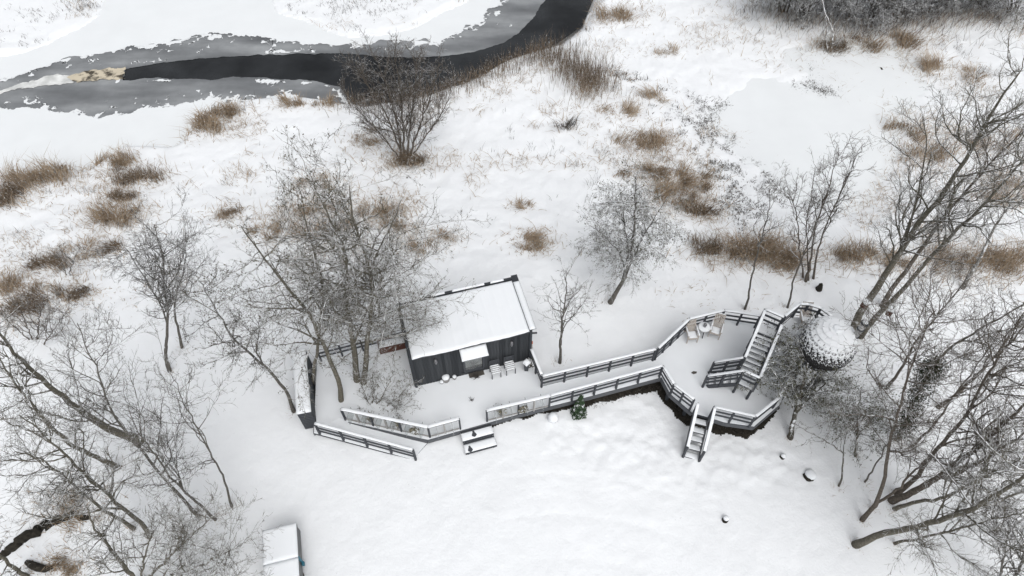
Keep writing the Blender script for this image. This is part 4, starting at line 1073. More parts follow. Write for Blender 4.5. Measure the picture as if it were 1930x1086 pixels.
# ================================================================== TREES
S = 'bark_snowy'
tree('willow_shrub', 'broad many stemmed bare willow fanning up before the dark water', 'tree',
     [([(760, 303), (745, 255), (720, 200), (690, 155), (668, 125)], .07, .012), ([(758, 303), (752, 250), (735, 180), (718, 130), (706, 105)], .075, .012), ([(762, 303), (760, 240), (755, 170), (746, 125), (742, 92)], .085, .012),
      ([(766, 303), (772, 245), (780, 180), (785, 130), (785, 95)], .08, .012), ([(770, 303), (790, 240), (810, 190), (822, 145), (830, 118)], .07, .012), ([(756, 303), (725, 260), (690, 225), (660, 190), (640, 150)], .05, .01, 4.5),
      ([(772, 303), (800, 260), (830, 220), (848, 180), (858, 140)], .05, .01, 4.5)], 'bark_brown', limb=(5.0, .12, 1., .40, .28), twig=(7, 8), up=.42, twig_r=.0062)
tree('twin_stem_tree', 'bare alder with crooked base standing alone at the far left of courtyard', 'tree',
     [([(319, 700), (311, 676), (316, 633), (315, 599), (315, 572), (307, 535), (309, 500), (312, 484), (298, 457), (290, 424)], .085, .015, 8.2), ([(315, 599), (304, 575), (283, 540), (256, 500), (235, 470)], .05, .012, 5.0)][:1] +
     [([(319, 700), (312, 676), (315, 633), (314, 599), (300, 568), (283, 540), (262, 505), (235, 465)], .06, .012, 7.0)], 'bark_grey', limb=(5.0, .38, 1., .8, .33), twig=(6.5, 8), limb_max=2.4)
tree('slender_alder', 'slender bare alder right behind the crooked based one', 'tree',
     [([(342, 656), (334, 615), (327, 591), (332, 553), (345, 518), (350, 480), (352, 450)], .07, .012)], 'bark_grey', limb=(5, .35, 1., .8, .33), twig=(6, 8), limb_max=2.0)
tree('leaning_alder', 'leaning bare alder rising from behind the narrow store box', 'tree',
     [([(553, 775), (545, 745), (525, 715), (480, 673), (445, 648), (430, 625), (418, 600), (405, 575), (390, 550), (372, 525)], .085, .012, 8.5)], 'bark_grey', limb=(3.6, .3, 1., .85, .30), twig=(6, 8), cones=900)
tree('courtyard_alder', 'bare alder with dark trunk leaning left over the glass balustrade', 'tree',
     [([(646, 769), (639, 718), (625, 687), (605, 640), (591, 612), (581, 585), (559, 560), (527, 525), (505, 495), (477, 460), (455, 425)], .125, .015, 11)], 'bark_olive', limb=(3.3, .22, 1., .95, .29), limb_max=3.7, up=.12, droop=.12, twig=(5.4, 6.8), cones=2200)
tree('courtyard_alder', 'bare alder with thickest trunk in the middle of the courtyard', 'tree',
     [([(676, 728), (669, 690), (666, 640), (657, 612), (652, 561), (651, 530), (656, 490), (640, 450), (620, 410), (610, 380)], .16, .02, 11), ([(676, 728), (671, 690), (667, 645), (690, 590), (715, 545), (745, 520)], .06, .012, 7)],
     'bark_olive', limb=(3.3, .22, 1., .95, .29), limb_max=3.7, up=.12, droop=.12, twig=(5.4, 6.8), cones=2600)
tree('courtyard_alder', 'tallest bare alder of the courtyard with straight trunk nearest the cabin', 'tree',
     [([(686, 735), (688, 700), (690, 660), (697, 609), (703, 558), (701, 530), (696, 499), (684, 469), (671, 434), (663, 400), (658, 350)], .14, .015, 11.5),
      ([(686, 735), (688, 700), (690, 660), (697, 609), (703, 558), (700, 510), (704, 485), (733, 437), (748, 400), (760, 370)], .09, .012, 11)],
     'bark_olive', limb=(3.3, .22, 1., .95, .29), limb_max=3.7, up=.12, droop=.12, twig=(5.4, 6.8), cones=2600)
tree('courtyard_alder', 'thinner bare alder by the back fence of the courtyard', 'tree',
     [([(585, 735), (590, 700), (595, 670), (601, 633), (608, 578), (612, 544), (597, 489), (582, 447), (572, 410), (569, 372)], .09, .014, 10.5)], 'bark_olive', limb=(3.3, .22, 1., .95, .29), limb_max=3.7, up=.12, droop=.12, twig=(5.4, 6.8), cones=1800)
tree('young_tree', 'thin young bare tree with dark foot between courtyard and trailer', 'tree',
     [([(436, 955), (427, 912), (403, 864), (380, 822), (360, 785), (345, 755), (328, 715)], .05, .01)], 'bark_grey', limb=(3.2, .3, 1., .75, .30), twig=(4, 6), limb_max=2.2, ls=1)
G1 = 'bare trees at the lower left edge'
tree('old_alder', 'thickest dark trunk at the left leaning far to the upper left', 'tree',
     [([(265, 832), (225, 817), (183, 797), (160, 780), (115, 746), (80, 714), (45, 687), (15, 650), (-15, 610)], .19, .03)], 'bark_olive', limb=(3.4, .2, 1., .9, .30), twig=(5.5, 7.5), group=G1)
tree('old_alder', 'second thick leaning trunk at left just below the thickest', 'tree',
     [([(222, 881), (180, 862), (132, 839), (96, 805), (73, 780), (59, 762), (27, 719), (-5, 670)], .11, .02)], 'bark_olive', limb=(3.6, .25, 1., .85, .30), twig=(5.5, 7.5), group=G1)
tree('bare_tree', 'straight slim bare tree crossing the thick left trunk', 'tree',
     [([(375, 974), (335, 932), (296, 887), (265, 845), (238, 815), (211, 783), (197, 740), (179, 687), (160, 655), (148, 610)], .075, .012, 9)], 'bark_grey', limb=(3.6, .25, 1., .8, .28), twig=(5.5, 7), group=G1)
tree('bare_tree', 'wavy slim bare tree rooted nearest the thin young tree', 'tree',
     [([(406, 979), (369, 946), (341, 918), (313, 893), (300, 865), (262, 820), (240, 770)], .06, .01)], 'bark_grey', limb=(3.4, .25, 1., .8, .28), twig=(5, 7), group=G1)
tree('bare_tree', 'bare tree with bent foot above the dark hole at lower left', 'tree',
     [([(282, 1014), (268, 983), (234, 960), (183, 915), (149, 884), (107, 842), (70, 808), (35, 780)], .095, .015)], 'bark_olive', limb=(4.0, .2, 1., .85, .3), twig=(6, 8), group=G1)
tree('bare_tree', 'bare tree parallel to and just left of the bent footed one', 'tree',
     [([(253, 997), (214, 974), (158, 935), (113, 890), (76, 862), (28, 850)], .08, .014)], 'bark_olive', limb=(4.0, .2, 1., .85, .3), twig=(6, 8), group=G1)
tree('bare_tree', 'bushy bare tree cut by the bottom edge left of the trailer', 'tree',
     [([(262, 1105), (245, 1080), (225, 1053), (192, 1017), (175, 988), (160, 955)], .10, .018, 4.5), ([(262, 1105), (290, 1080), (330, 1040), (370, 1000), (405, 970)], .06, .012, 5.0), ([(262, 1105), (310, 1090), (380, 1065), (440, 1035), (470, 1015)], .055, .012, 4.5),
      ([(262, 1105), (270, 1060), (280, 1020), (300, 985)], .05, .012, 4.5)], 'bark_olive', limb=(4.2, .1, 1., .8, .36), twig=(6, 8), group=G1)
tree('bare_tree', 'bare tree at the bottom left corner of the yard', 'tree',
     [([(50, 1088), (17, 1062), (-10, 1040), (-60, 1000)], .09, .02, 4)], 'bark_olive', limb=(4.0, .1, 1., .85, .4), twig=(5, 7), group=G1)
tree('bare_bush', 'dense brown bush among tussocks on the left edge above the thick trunk', 'bush',
     [([(60, 640), (45, 600), (30, 565)], .03, .01, 2.6), ([(70, 640), (75, 600), (85, 560)], .03, .01, 2.6), ([(55, 640), (20, 610), (-5, 580)], .03, .01, 2.4), ([(80, 650), (110, 610), (130, 580)], .03, .01, 2.4)], 'bark_brown', limb=(6, .1, 1., .6, .45), twig=(6, 7), up=.6)
tree('bare_bush', 'loose grey bush of fine twigs between tussocks and crooked alder', 'bush',
     [([(125, 520), (118, 495), (105, 470)], .02, .008, 1.8), ([(130, 520), (138, 490), (150, 470)], .02, .008, 1.8)], 'bark_grey', limb=(6, .1, 1., .6, .5), twig=(5, 6), up=.6)
tree('twiggy_shrub', 'low bare shrub of fine hanging twigs between tallest alder and cabin corner', 'bush',
     [([(700, 775), (705, 735), (700, 700)], .03, .008, 2.0), ([(705, 775), (730, 730), (745, 695)], .03, .008, 2.2), ([(712, 778), (755, 745), (775, 715)], .025, .008, 1.7), ([(698, 772), (685, 735), (672, 705)], .022, .008, 1.8), ([(716, 780), (752, 768), (782, 752)], .02, .007, 1.0)],
     'bark_olive', limb=(6.5, .08, 1., .8, .45), twig=(6, 8), up=.1, twig_up=-.2, limb_max=1.3, cones=700)
# middle
tree('snowy_apple_tree', 'rounded drooping tree with snowy twigs and leaning trunk behind the walkway', 'tree',
     [([(1148, 572), (1163, 551), (1180, 516), (1189, 486), (1193, 451), (1197, 400), (1199, 330)], .13, .012, 7.2), ([(1148, 572), (1163, 551), (1180, 516), (1195, 480), (1215, 440), (1240, 400), (1262, 365)], .07, .01, 6.0),
      ([(1148, 572), (1163, 551), (1180, 516), (1185, 470), (1178, 430), (1172, 380), (1165, 345)], .06, .01, 6.0), ([(1148, 572), (1163, 551), (1179, 516), (1170, 480), (1140, 445), (1112, 425)], .05, .01, 4.5)],
     'bark_snowy', limb=(6.5, .28, 1., 1.0, .38), twig=(7.5, 8.5), up=.05, droop=.45, limb_max=2.0, twig_up=-.4, leaves=(6000, .03, 'leaf_olive'), trunk_bark='bark_grey')
tree('young_tree', 'small bare tree standing between the cabin and the walkway railing', 'tree',
     [([(1055, 684), (1057, 646), (1059, 608), (1064, 577), (1068, 545), (1066, 510)], .075, .01), ([(1055, 684), (1057, 646), (1060, 620), (1078, 598), (1097, 577), (1110, 555)], .04, .008, 4.2)], 'bark_grey', limb=(5, .33, 1., .95, .32), twig=(4.5, 6.5), limb_max=1.4)
tree('young_tree', 'thin leaning young tree behind the terrace railing at its back', 'tree',
     [([(1404, 583), (1411, 558), (1418, 512), (1432, 467), (1443, 425), (1450, 385), (1452, 355)], .06, .01)], 'bark_grey', limb=(3.6, .35, 1., .8, .28), twig=(4, 6.5), limb_max=1.6)
tree('young_tree', 'thin young tree leaning right behind the hut platform chair', 'tree',
     [([(1485, 580), (1499, 516), (1516, 477), (1537, 425), (1550, 385)], .055, .01)], 'bark_grey', limb=(3.0, .4, 1., .6, .25), twig=(4, 6), limb_max=1.4)
tree('multi_stem_tree', 'cluster of slim upright stems behind the hut platform', 'tree',
     [([(1520, 530), (1530, 477), (1534, 432), (1555, 375), (1572, 320), (1580, 285)], .07, .01), ([(1534, 525), (1539, 481), (1558, 418), (1580, 370), (1600, 335), (1615, 290)], .06, .01, 7), ([(1515, 523), (1508, 477), (1502, 404), (1490, 365), (1478, 334)], .05, .01, 5.5),
      ([(1525, 528), (1522, 480), (1520, 420), (1528, 370), (1535, 325)], .05, .01, 6)], 'bark_brown', limb=(4.6, .3, 1., .45, .28), twig=(5.5, 7), up=.5, limb_max=1.8)
tree('great_alder', 'tall leaning trunk rising just behind the hut chimney', 'tree',
     [([(1600, 642), (1618, 592), (1643, 558), (1668, 520), (1702, 467), (1726, 425), (1758, 390), (1800, 334), (1835, 278), (1856, 229), (1887, 180), (1925, 135)], .20, .025),
      ([(1600, 642), (1618, 592), (1643, 558), (1668, 520), (1700, 470), (1722, 400), (1735, 340), (1750, 280), (1740, 220)], .10, .015, 10)], 'bark_olive', limb=(3.0, .3, 1., .75, .26), twig=(5.0, 7), limb_max=3.0)
tree('great_alder', 'reddish trunk between the two tall leaning trunks behind the hut', 'tree',
     [([(1663, 578), (1680, 548), (1705, 512), (1744, 460), (1782, 404), (1835, 345), (1880, 290), (1935, 245)], .13, .02)], 'bark_brown', limb=(3.0, .3, 1., .75, .26), twig=(5, 7), limb_max=3.0)
tree('great_alder', 'tall leaning trunk with bird box rooted right of the hut chimney', 'tree',
     [([(1621, 636), (1643, 604), (1677, 572), (1718, 529), (1765, 470), (1803, 435), (1852, 390), (1894, 344), (1930, 302), (1990, 250)], .14, .02)], 'bark_olive', limb=(3.2, .35, 1., .8, .26), twig=(5, 7), limb_max=3.0)
tree('dead_birch', 'pale snow plastered leaning trunk at the right edge above the bushes', 'tree',
     [([(1814, 545), (1835, 505), (1856, 470), (1877, 421), (1905, 386), (1935, 345)], .11, .02)], 'bark_grey', limb=(3.4, .35, 1., .85, .3), twig=(5, 7), trunk_bark='bark_white')
# tree under the hut
tree('snowy_willow', 'dense olive tree with snow lined twisted branches hugging the stairs', 'tree',
     [([(1489, 827), (1494, 800), (1499, 780), (1510, 735), (1520, 700), (1525, 672)], .13, .04, 3.6), ([(1489, 827), (1494, 800), (1499, 780), (1505, 735), (1490, 690), (1470, 655), (1462, 640)], .07, .015, 3.4),
      ([(1489, 827), (1494, 800), (1499, 780), (1520, 750), (1545, 735), (1570, 705), (1590, 690)], .07, .015, 3.4), ([(1489, 827), (1494, 800), (1500, 775), (1530, 757), (1575, 762), (1630, 772)], .06, .012, 3.0), ([(1489, 827), (1494, 800), (1498, 775), (1480, 735), (1460, 705), (1448, 690)], .06, .012, 3.2), ([(1489, 827), (1494, 800), (1499, 775), (1530, 720), (1555, 695), (1600, 700)], .065, .014, 3.6),
      ([(1489, 827), (1494, 800), (1500, 775), (1490, 710), (1500, 670), (1496, 640), (1505, 620)], .06, .014, 4.0), ([(1489, 827), (1494, 800), (1500, 770), (1540, 740), (1580, 735), (1610, 745)], .05, .012, 3.0)],
     'bark_snowy', limb=(5.5, .35, 1., 1.0, .42), twig=(8, 9), up=.0, droop=.25, limb_max=1.5, twig_up=-.25, leaves=(9500, .031, 'leaf_olive'), trunk_bark='bark_snowy')
# right lower group
G2 = 'bare trees at the lower right edge'
tree('bushy_tree', 'short bush crowned tree with drooping twigs right of the snowy willow', 'tree',
     [([(1612, 863), (1616, 818), (1617, 790), (1620, 760), (1625, 730)], .06, .015, 3.2), ([(1612, 863), (1616, 818), (1600, 790), (1585, 765)], .035, .01, 2.6), ([(1612, 863), (1617, 818), (1645, 790), (1665, 765)], .035, .01, 2.6)],
     'bark_snowy', limb=(8, .3, 1., 1.0, .5), twig=(8, 9), up=.0, droop=.2, limb_max=1.3, twig_up=-.2, leaves=(4200, .03, 'leaf_olive'), trunk_bark='bark_olive')
tree('arching_sapling', 'small sapling arching left over the cracked rock', 'tree', [([(1580, 920), (1591, 878), (1590, 852), (1559, 833), (1530, 818), (1500, 800)], .045, .008, 3.2)], 'bark_grey', limb=(3.5, .3, 1., .7, .25), twig=(4, 5), limb_max=1.2)
tree('bare_tree', 'thin bare tree rising behind the arching sapling', 'tree', [([(1629, 910), (1650, 878), (1673, 837), (1690, 800), (1695, 750)], .04, .01)], 'bark_grey', limb=(3.6, .3, 1., .8, .3), twig=(5, 6), limb_max=1.6, group=G2)
tree('bare_tree', 'curving trunk bending from the yard straight up toward the ivy', 'tree', [([(1624, 982), (1645, 962), (1659, 945), (1669, 886), (1678, 829), (1696, 764), (1715, 700), (1735, 640), (1765, 585)], .095, .015)], 'bark_brown', limb=(3.4, .35, 1., .85, .30), twig=(6, 8), group=G2)
tree('bare_tree', 'short forked trunk with snow beside the curving trunk', 'tree', [([(1640, 960), (1660, 945), (1690, 925), (1720, 890), (1760, 850), (1800, 815)], .07, .012)], 'bark_brown', limb=(3.2, .35, 1., .85, .30), twig=(6, 8), group=G2)
tree('bare_tree', 'upper sweeping trunk of the fan with strongly curved foot', 'tree', [([(1688, 931), (1718, 918), (1741, 878), (1767, 844), (1805, 803), (1824, 780), (1843, 733), (1884, 670), (1935, 610)], .11, .018)], 'bark_brown', limb=(3.0, .3, 1., .85, .30), twig=(6, 8), group=G2)
tree('bare_tree', 'broadest brown trunk at the centre of the lower right fan', 'tree',
     [([(1678, 944), (1718, 931), (1764, 901), (1824, 859), (1866, 822), (1903, 788), (1950, 745)], .15, .03), ([(1678, 944), (1718, 931), (1764, 901), (1816, 890), (1862, 859), (1911, 829), (1970, 790)], .11, .02)], 'bark_brown', limb=(2.8, .3, 1., .85, .30), twig=(6, 8), group=G2)
tree('bare_tree', 'lower grey trunk of the fan just above the lone long trunk', 'tree', [([(1684, 960), (1730, 945), (1790, 937), (1828, 912), (1873, 893), (1935, 860)], .09, .02)], 'bark_olive', limb=(3.0, .3, 1., .8, .28), twig=(6, 8), group=G2)
tree('bare_tree', 'lone long olive trunk with sawn foot lowest in the yard', 'tree', [([(1610, 1027), (1665, 1005), (1730, 992), (1790, 975), (1843, 954), (1900, 920), (1940, 890), (2010, 840)], .15, .03)], 'bark_olive', limb=(3.4, .25, 1., .8, .28), twig=(6.5, 8.5), group=G2)
tree('bare_tree', 'thin trunk lying low beneath the lone long olive trunk', 'tree', [([(1684, 1025), (1730, 1016), (1786, 1003), (1850, 985), (1935, 965)], .06, .015)], 'bark_olive', limb=(3.8, .15, 1., .8, .32), twig=(6.5, 8.5), group=G2)
tree('bare_tree', 'bare tree whose foot stands right of the ivy near the right edge', 'tree', [([(1767, 768), (1802, 745), (1831, 717), (1871, 677), (1903, 636), (1940, 570)], .10, .02)], 'bark_brown', limb=(3, .3, 1., .85, .30), twig=(6, 8), group=G2)
tree('bare_tree', 'slim bent tree rising between hut and ivy toward the upper right', 'tree', [([(1670, 733), (1693, 708), (1710, 670), (1724, 645), (1752, 611), (1781, 576), (1812, 539), (1835, 500)], .075, .012)], 'bark_brown', limb=(3.4, .3, 1., .75, .28), twig=(6, 8), group=G2)
tree('bare_tree', 'slim trunk passing below the ivy with a bent knee', 'tree', [([(1718, 842), (1752, 811), (1771, 786), (1793, 755), (1840, 692), (1900, 600)], .06, .012)], 'bark_brown', limb=(3, .3, 1., .85, .30), twig=(6, 8), group=G2)
tree('bare_tree', 'bare tree at the bottom right corner with fine crossing twigs', 'tree', [([(1900, 1120), (1925, 1060), (1950, 1010), (1970, 960)], .08, .015, 5.5), ([(1880, 1110), (1890, 1060), (1900, 1020), (1890, 980)], .05, .012, 4.5)], 'bark_grey', limb=(4, .1, 1., .8, .4), twig=(6, 8), group=G2)
iv_path = [(1690, 832), (1712, 790), (1727, 740), (1745, 715), (1771, 673), (1824, 633), (1887, 598), (1945, 560)]
ivt = tree('ivy_clad_tree', 'leaning tree clad in dark evergreen ivy on its lower trunk', 'tree', [(iv_path, .09, .02)], 'bark_olive', limb=(3.2, .5, 1., .8, .28), twig=(6, 8), group=G2)
pp = path3d(iv_path)
n = 8000; f = np.concatenate([rng.normal(.12, .035, n // 3), rng.normal(.26, .05, n // 4), rng.normal(.40, .035, n - n // 3 - n // 4)]); f = np.clip(f, .02, .6) * (len(pp) - 1)
i0 = f.astype(int); fr = (f - i0)[:, None]; c = pp[i0] * (1 - fr) + pp[i0 + 1] * fr + rng.normal(size=(n, 3)) * [.22, .22, .2]
V, Q = leaf_flakes(c - np.array(ivt.location), .032, .02); fo = add_obj('ivy', np_mesh('ivy', V, Q, np.zeros((0, 3), int), M['ivy'], False), ivt); fo['kind'] = 'stuff'

# far bank thicket at the upper right
thk = [(1478, 22, 'bark_grey', 'leftmost tree of the far bank thicket beside open meadow'), (1515, 30, 'bark_olive', 'thin tree in far thicket left of the drooping white branch'), (1600, 34, 'bark_olive', 'dark forked tree in far thicket right of the drooping branch'),
       (1655, 42, 'bark_grey', 'tree in the far thicket above the brown tussock'), (1690, 30, 'bark_olive', 'slim tree in far thicket left of its densest clump'), (1745, 22, 'bark_olive', 'tree inside the densest dark clump of the far thicket'),
       (1790, 12, 'bark_grey', 'tree right of the densest clump in the far thicket'), (1850, 14, 'bark_snowy', 'snow lined tree in far thicket near the upper right corner'), (1905, 22, 'bark_olive', 'last tree of the far thicket in the upper right corner')]
for (x, y, bk, lab) in thk:
    dx = random.uniform(-10, 25)
    tree('thicket_tree', lab, 'tree', [([(x, y), (x + dx * .5, y - 70), (x + dx, y - 150)], .09, .02, 6.0), ([(x - 5, y + 1), (x - 20, y - 55), (x - 30, y - 110)], .06, .015, 4.8), ([(x + 6, y), (x + 22, y - 50), (x + 40, y - 105)], .055, .015, 4.6)],
         'bark_snowy', limb=(7, .02, 1., .85, .4), twig=(7, 7), up=.05, group='trees of the far bank thicket', limb_max=2.2, twig_r=.011)
tree('drooping_branches', 'white snow plastered branches drooping over a brown tussock by the pond', 'tree',
     [([(1566, 96), (1572, 70), (1566, 48), (1556, 25), (1545, -20)], .05, .03, 3.2), ([(1560, 97), (1556, 75), (1558, 50), (1555, 25)], .035, .02, 2.4), ([(1574, 96), (1580, 78), (1574, 55)], .03, .015, 1.6)], 'bark_white', limb=(3, .05, 1., .8, .35), twig=(4, 5), limb_max=1.0)

# bird boxes
def birdbox(label, px, py, z, rz):
    p = P(px, py, z); e = empty('bird_box', p, label, 'bird box', 'wooden bird boxes on the tall leaning trunks', rz)
    bx = beam('body', (0, 0, -.16), (0, 0, .14), .2, .2, M['wood_rust'], e)
    beam('lid', (-.14, 0, .155), (.14, 0, .155), .28, .025, M['wood_grey'], e); snow_ridge('snow_cap', (-.13, 0, .168), (.13, 0, .168), .26, .06, e)
birdbox('bird box on the left side of the trunk behind the chimney', 1630, 574, 1.6, .4); birdbox('bird box on the right side of the tall trunk right of chimney', 1677, 588, 1.5, -.5)

# ================================================================== GRASS, REEDS, TUSSOCKS
def clump(name, label, cat, px, py, wpx, h, n, mat, lean=.55, group=None, kind=None, depth=.45, width=.013, azim=None):
    p = onground(px, py); sc = np.linalg.norm(p - np.array([0, 0, CAM_H])) / FPX
    sx = wpx * sc / 2.4; ks = max(4, int(n / 70)); kc = rng.normal(size=(ks, 2)) * [sx * .85, sx * depth * .85]; ki = rng.integers(0, ks, n); ka = rng.random(ks) * 6.28; kh = .55 + .6 * rng.random(ks)
    azim = ka[ki]; b_ = np.stack([p[0] + kc[ki, 0] + rng.normal(size=n) * sx * .30, p[1] + kc[ki, 1] + rng.normal(size=n) * sx * .26, np.zeros(n)], 1)
    b_[:, 2] = gh(b_[:, 0], b_[:, 1]) - .03
    hh = h * (.45 + .75 * rng.random(n)) * kh[ki]
    V, Q, T = blades(b_ - p, hh, lean, width, azim)
    e = empty(name, p, label, cat, group)
    o = add_obj('blades', np_mesh('blades', V, Q, T, M[mat], False), e); o['kind'] = 'stuff'
    m2 = int(n * .7); b2 = np.stack([p[0] + rng.normal(size=m2) * sx * 1.5, p[1] + rng.normal(size=m2) * sx * depth * 1.9, np.zeros(m2)], 1)
    b2[:, 2] = gh(b2[:, 0], b2[:, 1]) - .02
    V, Q, T = blades(b2 - p, h * .6 * (.3 + .7 * rng.random(m2)), 1.5, width)
    o = add_obj('blades', np_mesh('blades', V, Q, T, M['straw_pale'], False), e); o['kind'] = 'stuff'
    return e
GT = 'brown grass tussocks in the snow'
tus = [('tan tussock on the river bank where the frozen inlet narrows', 385, 238, 60, .95, 420, 'straw'), ('second tan tussock on the bank up against the ice edge', 428, 212, 42, .9, 300, 'straw'),
       ('small brown tussock on the river bank left of the willow', 548, 198, 26, .7, 160, 'straw'), ('thin tan tussock on the bank beside the willow', 617, 200, 26, .7, 110, 'straw'),
       ('tan tussock at the edge of the frozen inlet far left', 208, 300, 55, .8, 300, 'straw'), ('large tan tussock at the left edge beside frozen inlet', 72, 335, 66, 1.0, 620, 'straw'),
       ('grey brown tussock touching the left picture edge', 22, 372, 62, .8, 520, 'reed'), ('long dark tussock curving over the left meadow hump', 262, 338, 60, .75, 420, 'reed'),
       ('dark lower end of the curving tussock on the left hump', 232, 372, 34, .6, 260, 'reed'), ('round tan tussock above the crooked alder crown', 222, 414, 58, .9, 420, 'straw'),
       ('small tan tussock alone in the mid left meadow', 432, 404, 40, .5, 220, 'straw'), ('brown tussock behind the top of courtyard alders at left', 565, 395, 60, .7, 300, 'straw'),
       ('brown tussock behind the left courtyard alder crown', 525, 440, 50, .7, 260, 'straw'), ('brown tussock behind the middle courtyard alder crown', 620, 445, 60, .7, 300, 'straw'), ('brown tussock right behind the tallest alder crown', 715, 405, 60, .75, 320, 'straw'),
       ('brown tussock right of the tallest alder crown tip', 755, 432, 44, .6, 220, 'straw'), ('pale tussock in the mid meadow left of the round tree', 1010, 450, 52, .55, 210, 'straw_pale'), ('pale tussock right of cabin roof in the meadow', 800, 470, 44, .5, 150, 'straw_pale'),
       ('pale tussock line in the meadow right of the cabin back', 835, 445, 36, .45, 130, 'straw_pale'), ('small pale tussock left of the round tree trunk', 985, 388, 26, .4, 90, 'straw_pale'), ('pale tussock low in the meadow left of the round tree', 1000, 470, 34, .45, 120, 'straw'),
       ('pale flattened tussock in the meadow below the willow', 590, 345, 50, .45, 170, 'straw_pale'), ('flattened grass left of the crooked alder crown', 140, 470, 60, .4, 220, 'straw_pale'),
       ('big brown tussock at top of the diagonal tussock row', 1222, 272, 72, .75, 560, 'straw'), ('brown tussock in the middle of the diagonal tussock row', 1235, 325, 50, .8, 360, 'straw'),
       ('tall brown tussock right of the round tree crown', 1270, 372, 56, .95, 480, 'straw'), ('brown tussock forming the right arm of the diagonal row', 1310, 345, 44, .8, 320, 'straw'), ('lowest dark tussock of the diagonal row', 1325, 400, 48, .7, 320, 'reed'),
       ('tallest brown tussock in the row behind the terrace', 1420, 475, 62, 1.25, 620, 'straw'), ('low brown tussock left in the row behind the terrace', 1345, 480, 56, .8, 380, 'reed'), ('brown tussock right in the row behind the terrace', 1470, 490, 50, .95, 420, 'straw'),
       ('brown tussock between the slim stems and leaning trunks', 1595, 490, 56, .8, 380, 'straw'), ('brown tussock just left of the tall leaning trunks', 1680, 495, 40, .6, 180, 'straw'),
       ('wide brown tussock behind the pale snow plastered trunk', 1800, 500, 90, .95, 560, 'straw'), ('brown tussock at right edge behind the pale trunk', 1900, 495, 70, .95, 460, 'straw'), ('brown tussock among the alder branches upper right', 1715, 250, 60, .8, 260, 'straw'),
       ('brown tussock under the alder branches right of pond', 1760, 300, 70, .8, 300, 'straw'), ('brown tussock behind the leaning trunks at right edge', 1880, 360, 80, .8, 380, 'straw'), ('brown tussock between leaning trunks right of the pond', 1850, 270, 70, .8, 280, 'straw'),
       ('brown tussock under the drooping white branches', 1565, 96, 44, 1.1, 420, 'reed'), ('brown fanned tussock above the pond right of white branches', 1665, 92, 64, 1.0, 420, 'straw'), ('brown narrow tussock right of the fanned one above pond', 1715, 78, 44, .8, 260, 'straw'),
       ('tan tussock with trailing blades right of the pond', 1750, 128, 42, .8, 220, 'straw_pale'), ('flat pale tussock far right beyond the pond', 1840, 140, 48, .5, 180, 'straw_pale'),
       ('tan tussock on the far bank where open water leaves', 1160, 32, 52, .9, 300, 'straw'), ('pale flattened tussock in the far meadow', 1248, 97, 40, .35, 160, 'straw_pale'), ('pale brown tussock below the reed bed', 1155, 215, 56, .5, 240, 'straw_pale'),
       ('small pale tussock right of the reed bed foot', 1225, 180, 40, .5, 150, 'straw_pale'), ('grey dead stalk clump in the meadow left of the diagonal row', 1075, 240, 40, .7, 90, 'stem_dark'),
       ('brown tussock under the left edge bushes', 40, 585, 70, .7, 420, 'reed'), ('brown tussock right of left edge bushes', 140, 555, 40, .6, 260, 'reed'), ('tan tussock above the left edge bushes', 45, 540, 60, .6, 300, 'straw'),
       ('grey brown tussock on the left slope below the round one', 95, 500, 60, .6, 320, 'reed'), ('brown tussock round the willow foot', 762, 305, 54, .9, 520, 'reed'), ('tan bush of grass left of the willow foot', 690, 270, 50, .6, 200, 'straw'),
       ('dark small tussock on the slope right of left bushes', 205, 470, 40, .5, 240, 'reed'), ('rusty leaf heap below the dark hole at lower left', 120, 1070, 50, .4, 300, 'straw'), ('rusty leaves above the dark earth bank', 130, 965, 70, .4, 340, 'straw')]
for (lab, x, y, wp_, h, n, mt) in tus:
    clump('grass_tussock', lab, 'grass', x, y, wp_, h, int(n * 1.15), mt, group=GT, lean=.75 if mt != 'straw_pale' else 1.3)
def bed(name, label, pxs, wid, h, n, mat, lean=.25, width=.009, cat='reeds'):
    f = rng.random(n) * (len(pxs) - 1); i = f.astype(int); fr = f - i; q = np.array(pxs, float)
    pb = np.array([G(*p) for p in q]); b_ = pb[i] * (1 - fr)[:, None] + pb[np.minimum(i + 1, len(pxs) - 1)] * fr[:, None]
    b_[:, :2] += rng.normal(size=(n, 2)) * wid; b_[:, 2] = np.maximum(gh(b_[:, 0], b_[:, 1]), RIVER_Z) - .03
    V, Q, T = blades(b_, h * (.5 + .7 * rng.random(n)), lean, width)
    return tag(add_obj(name, np_mesh(name, V, Q, T, M[mat], False)), label, cat, kind='stuff')
bed('reeds', 'brown reed bed standing along the dark water edge', [(650, 195), (720, 200), (800, 190), (870, 165), (930, 140), (990, 115), (1040, 100)], .5, 1.15, 1500, 'reed')
bed('reeds', 'tall brown reed stand on the point above the meadow', [(1040, 105), (1075, 135), (1110, 150), (1125, 165)], .85, 1.4, 1250, 'reed')
bed('reeds', 'tan grass fringe at the foot of the tall reed stand', [(1095, 165), (1115, 178)], .5, .8, 380, 'straw', .6)
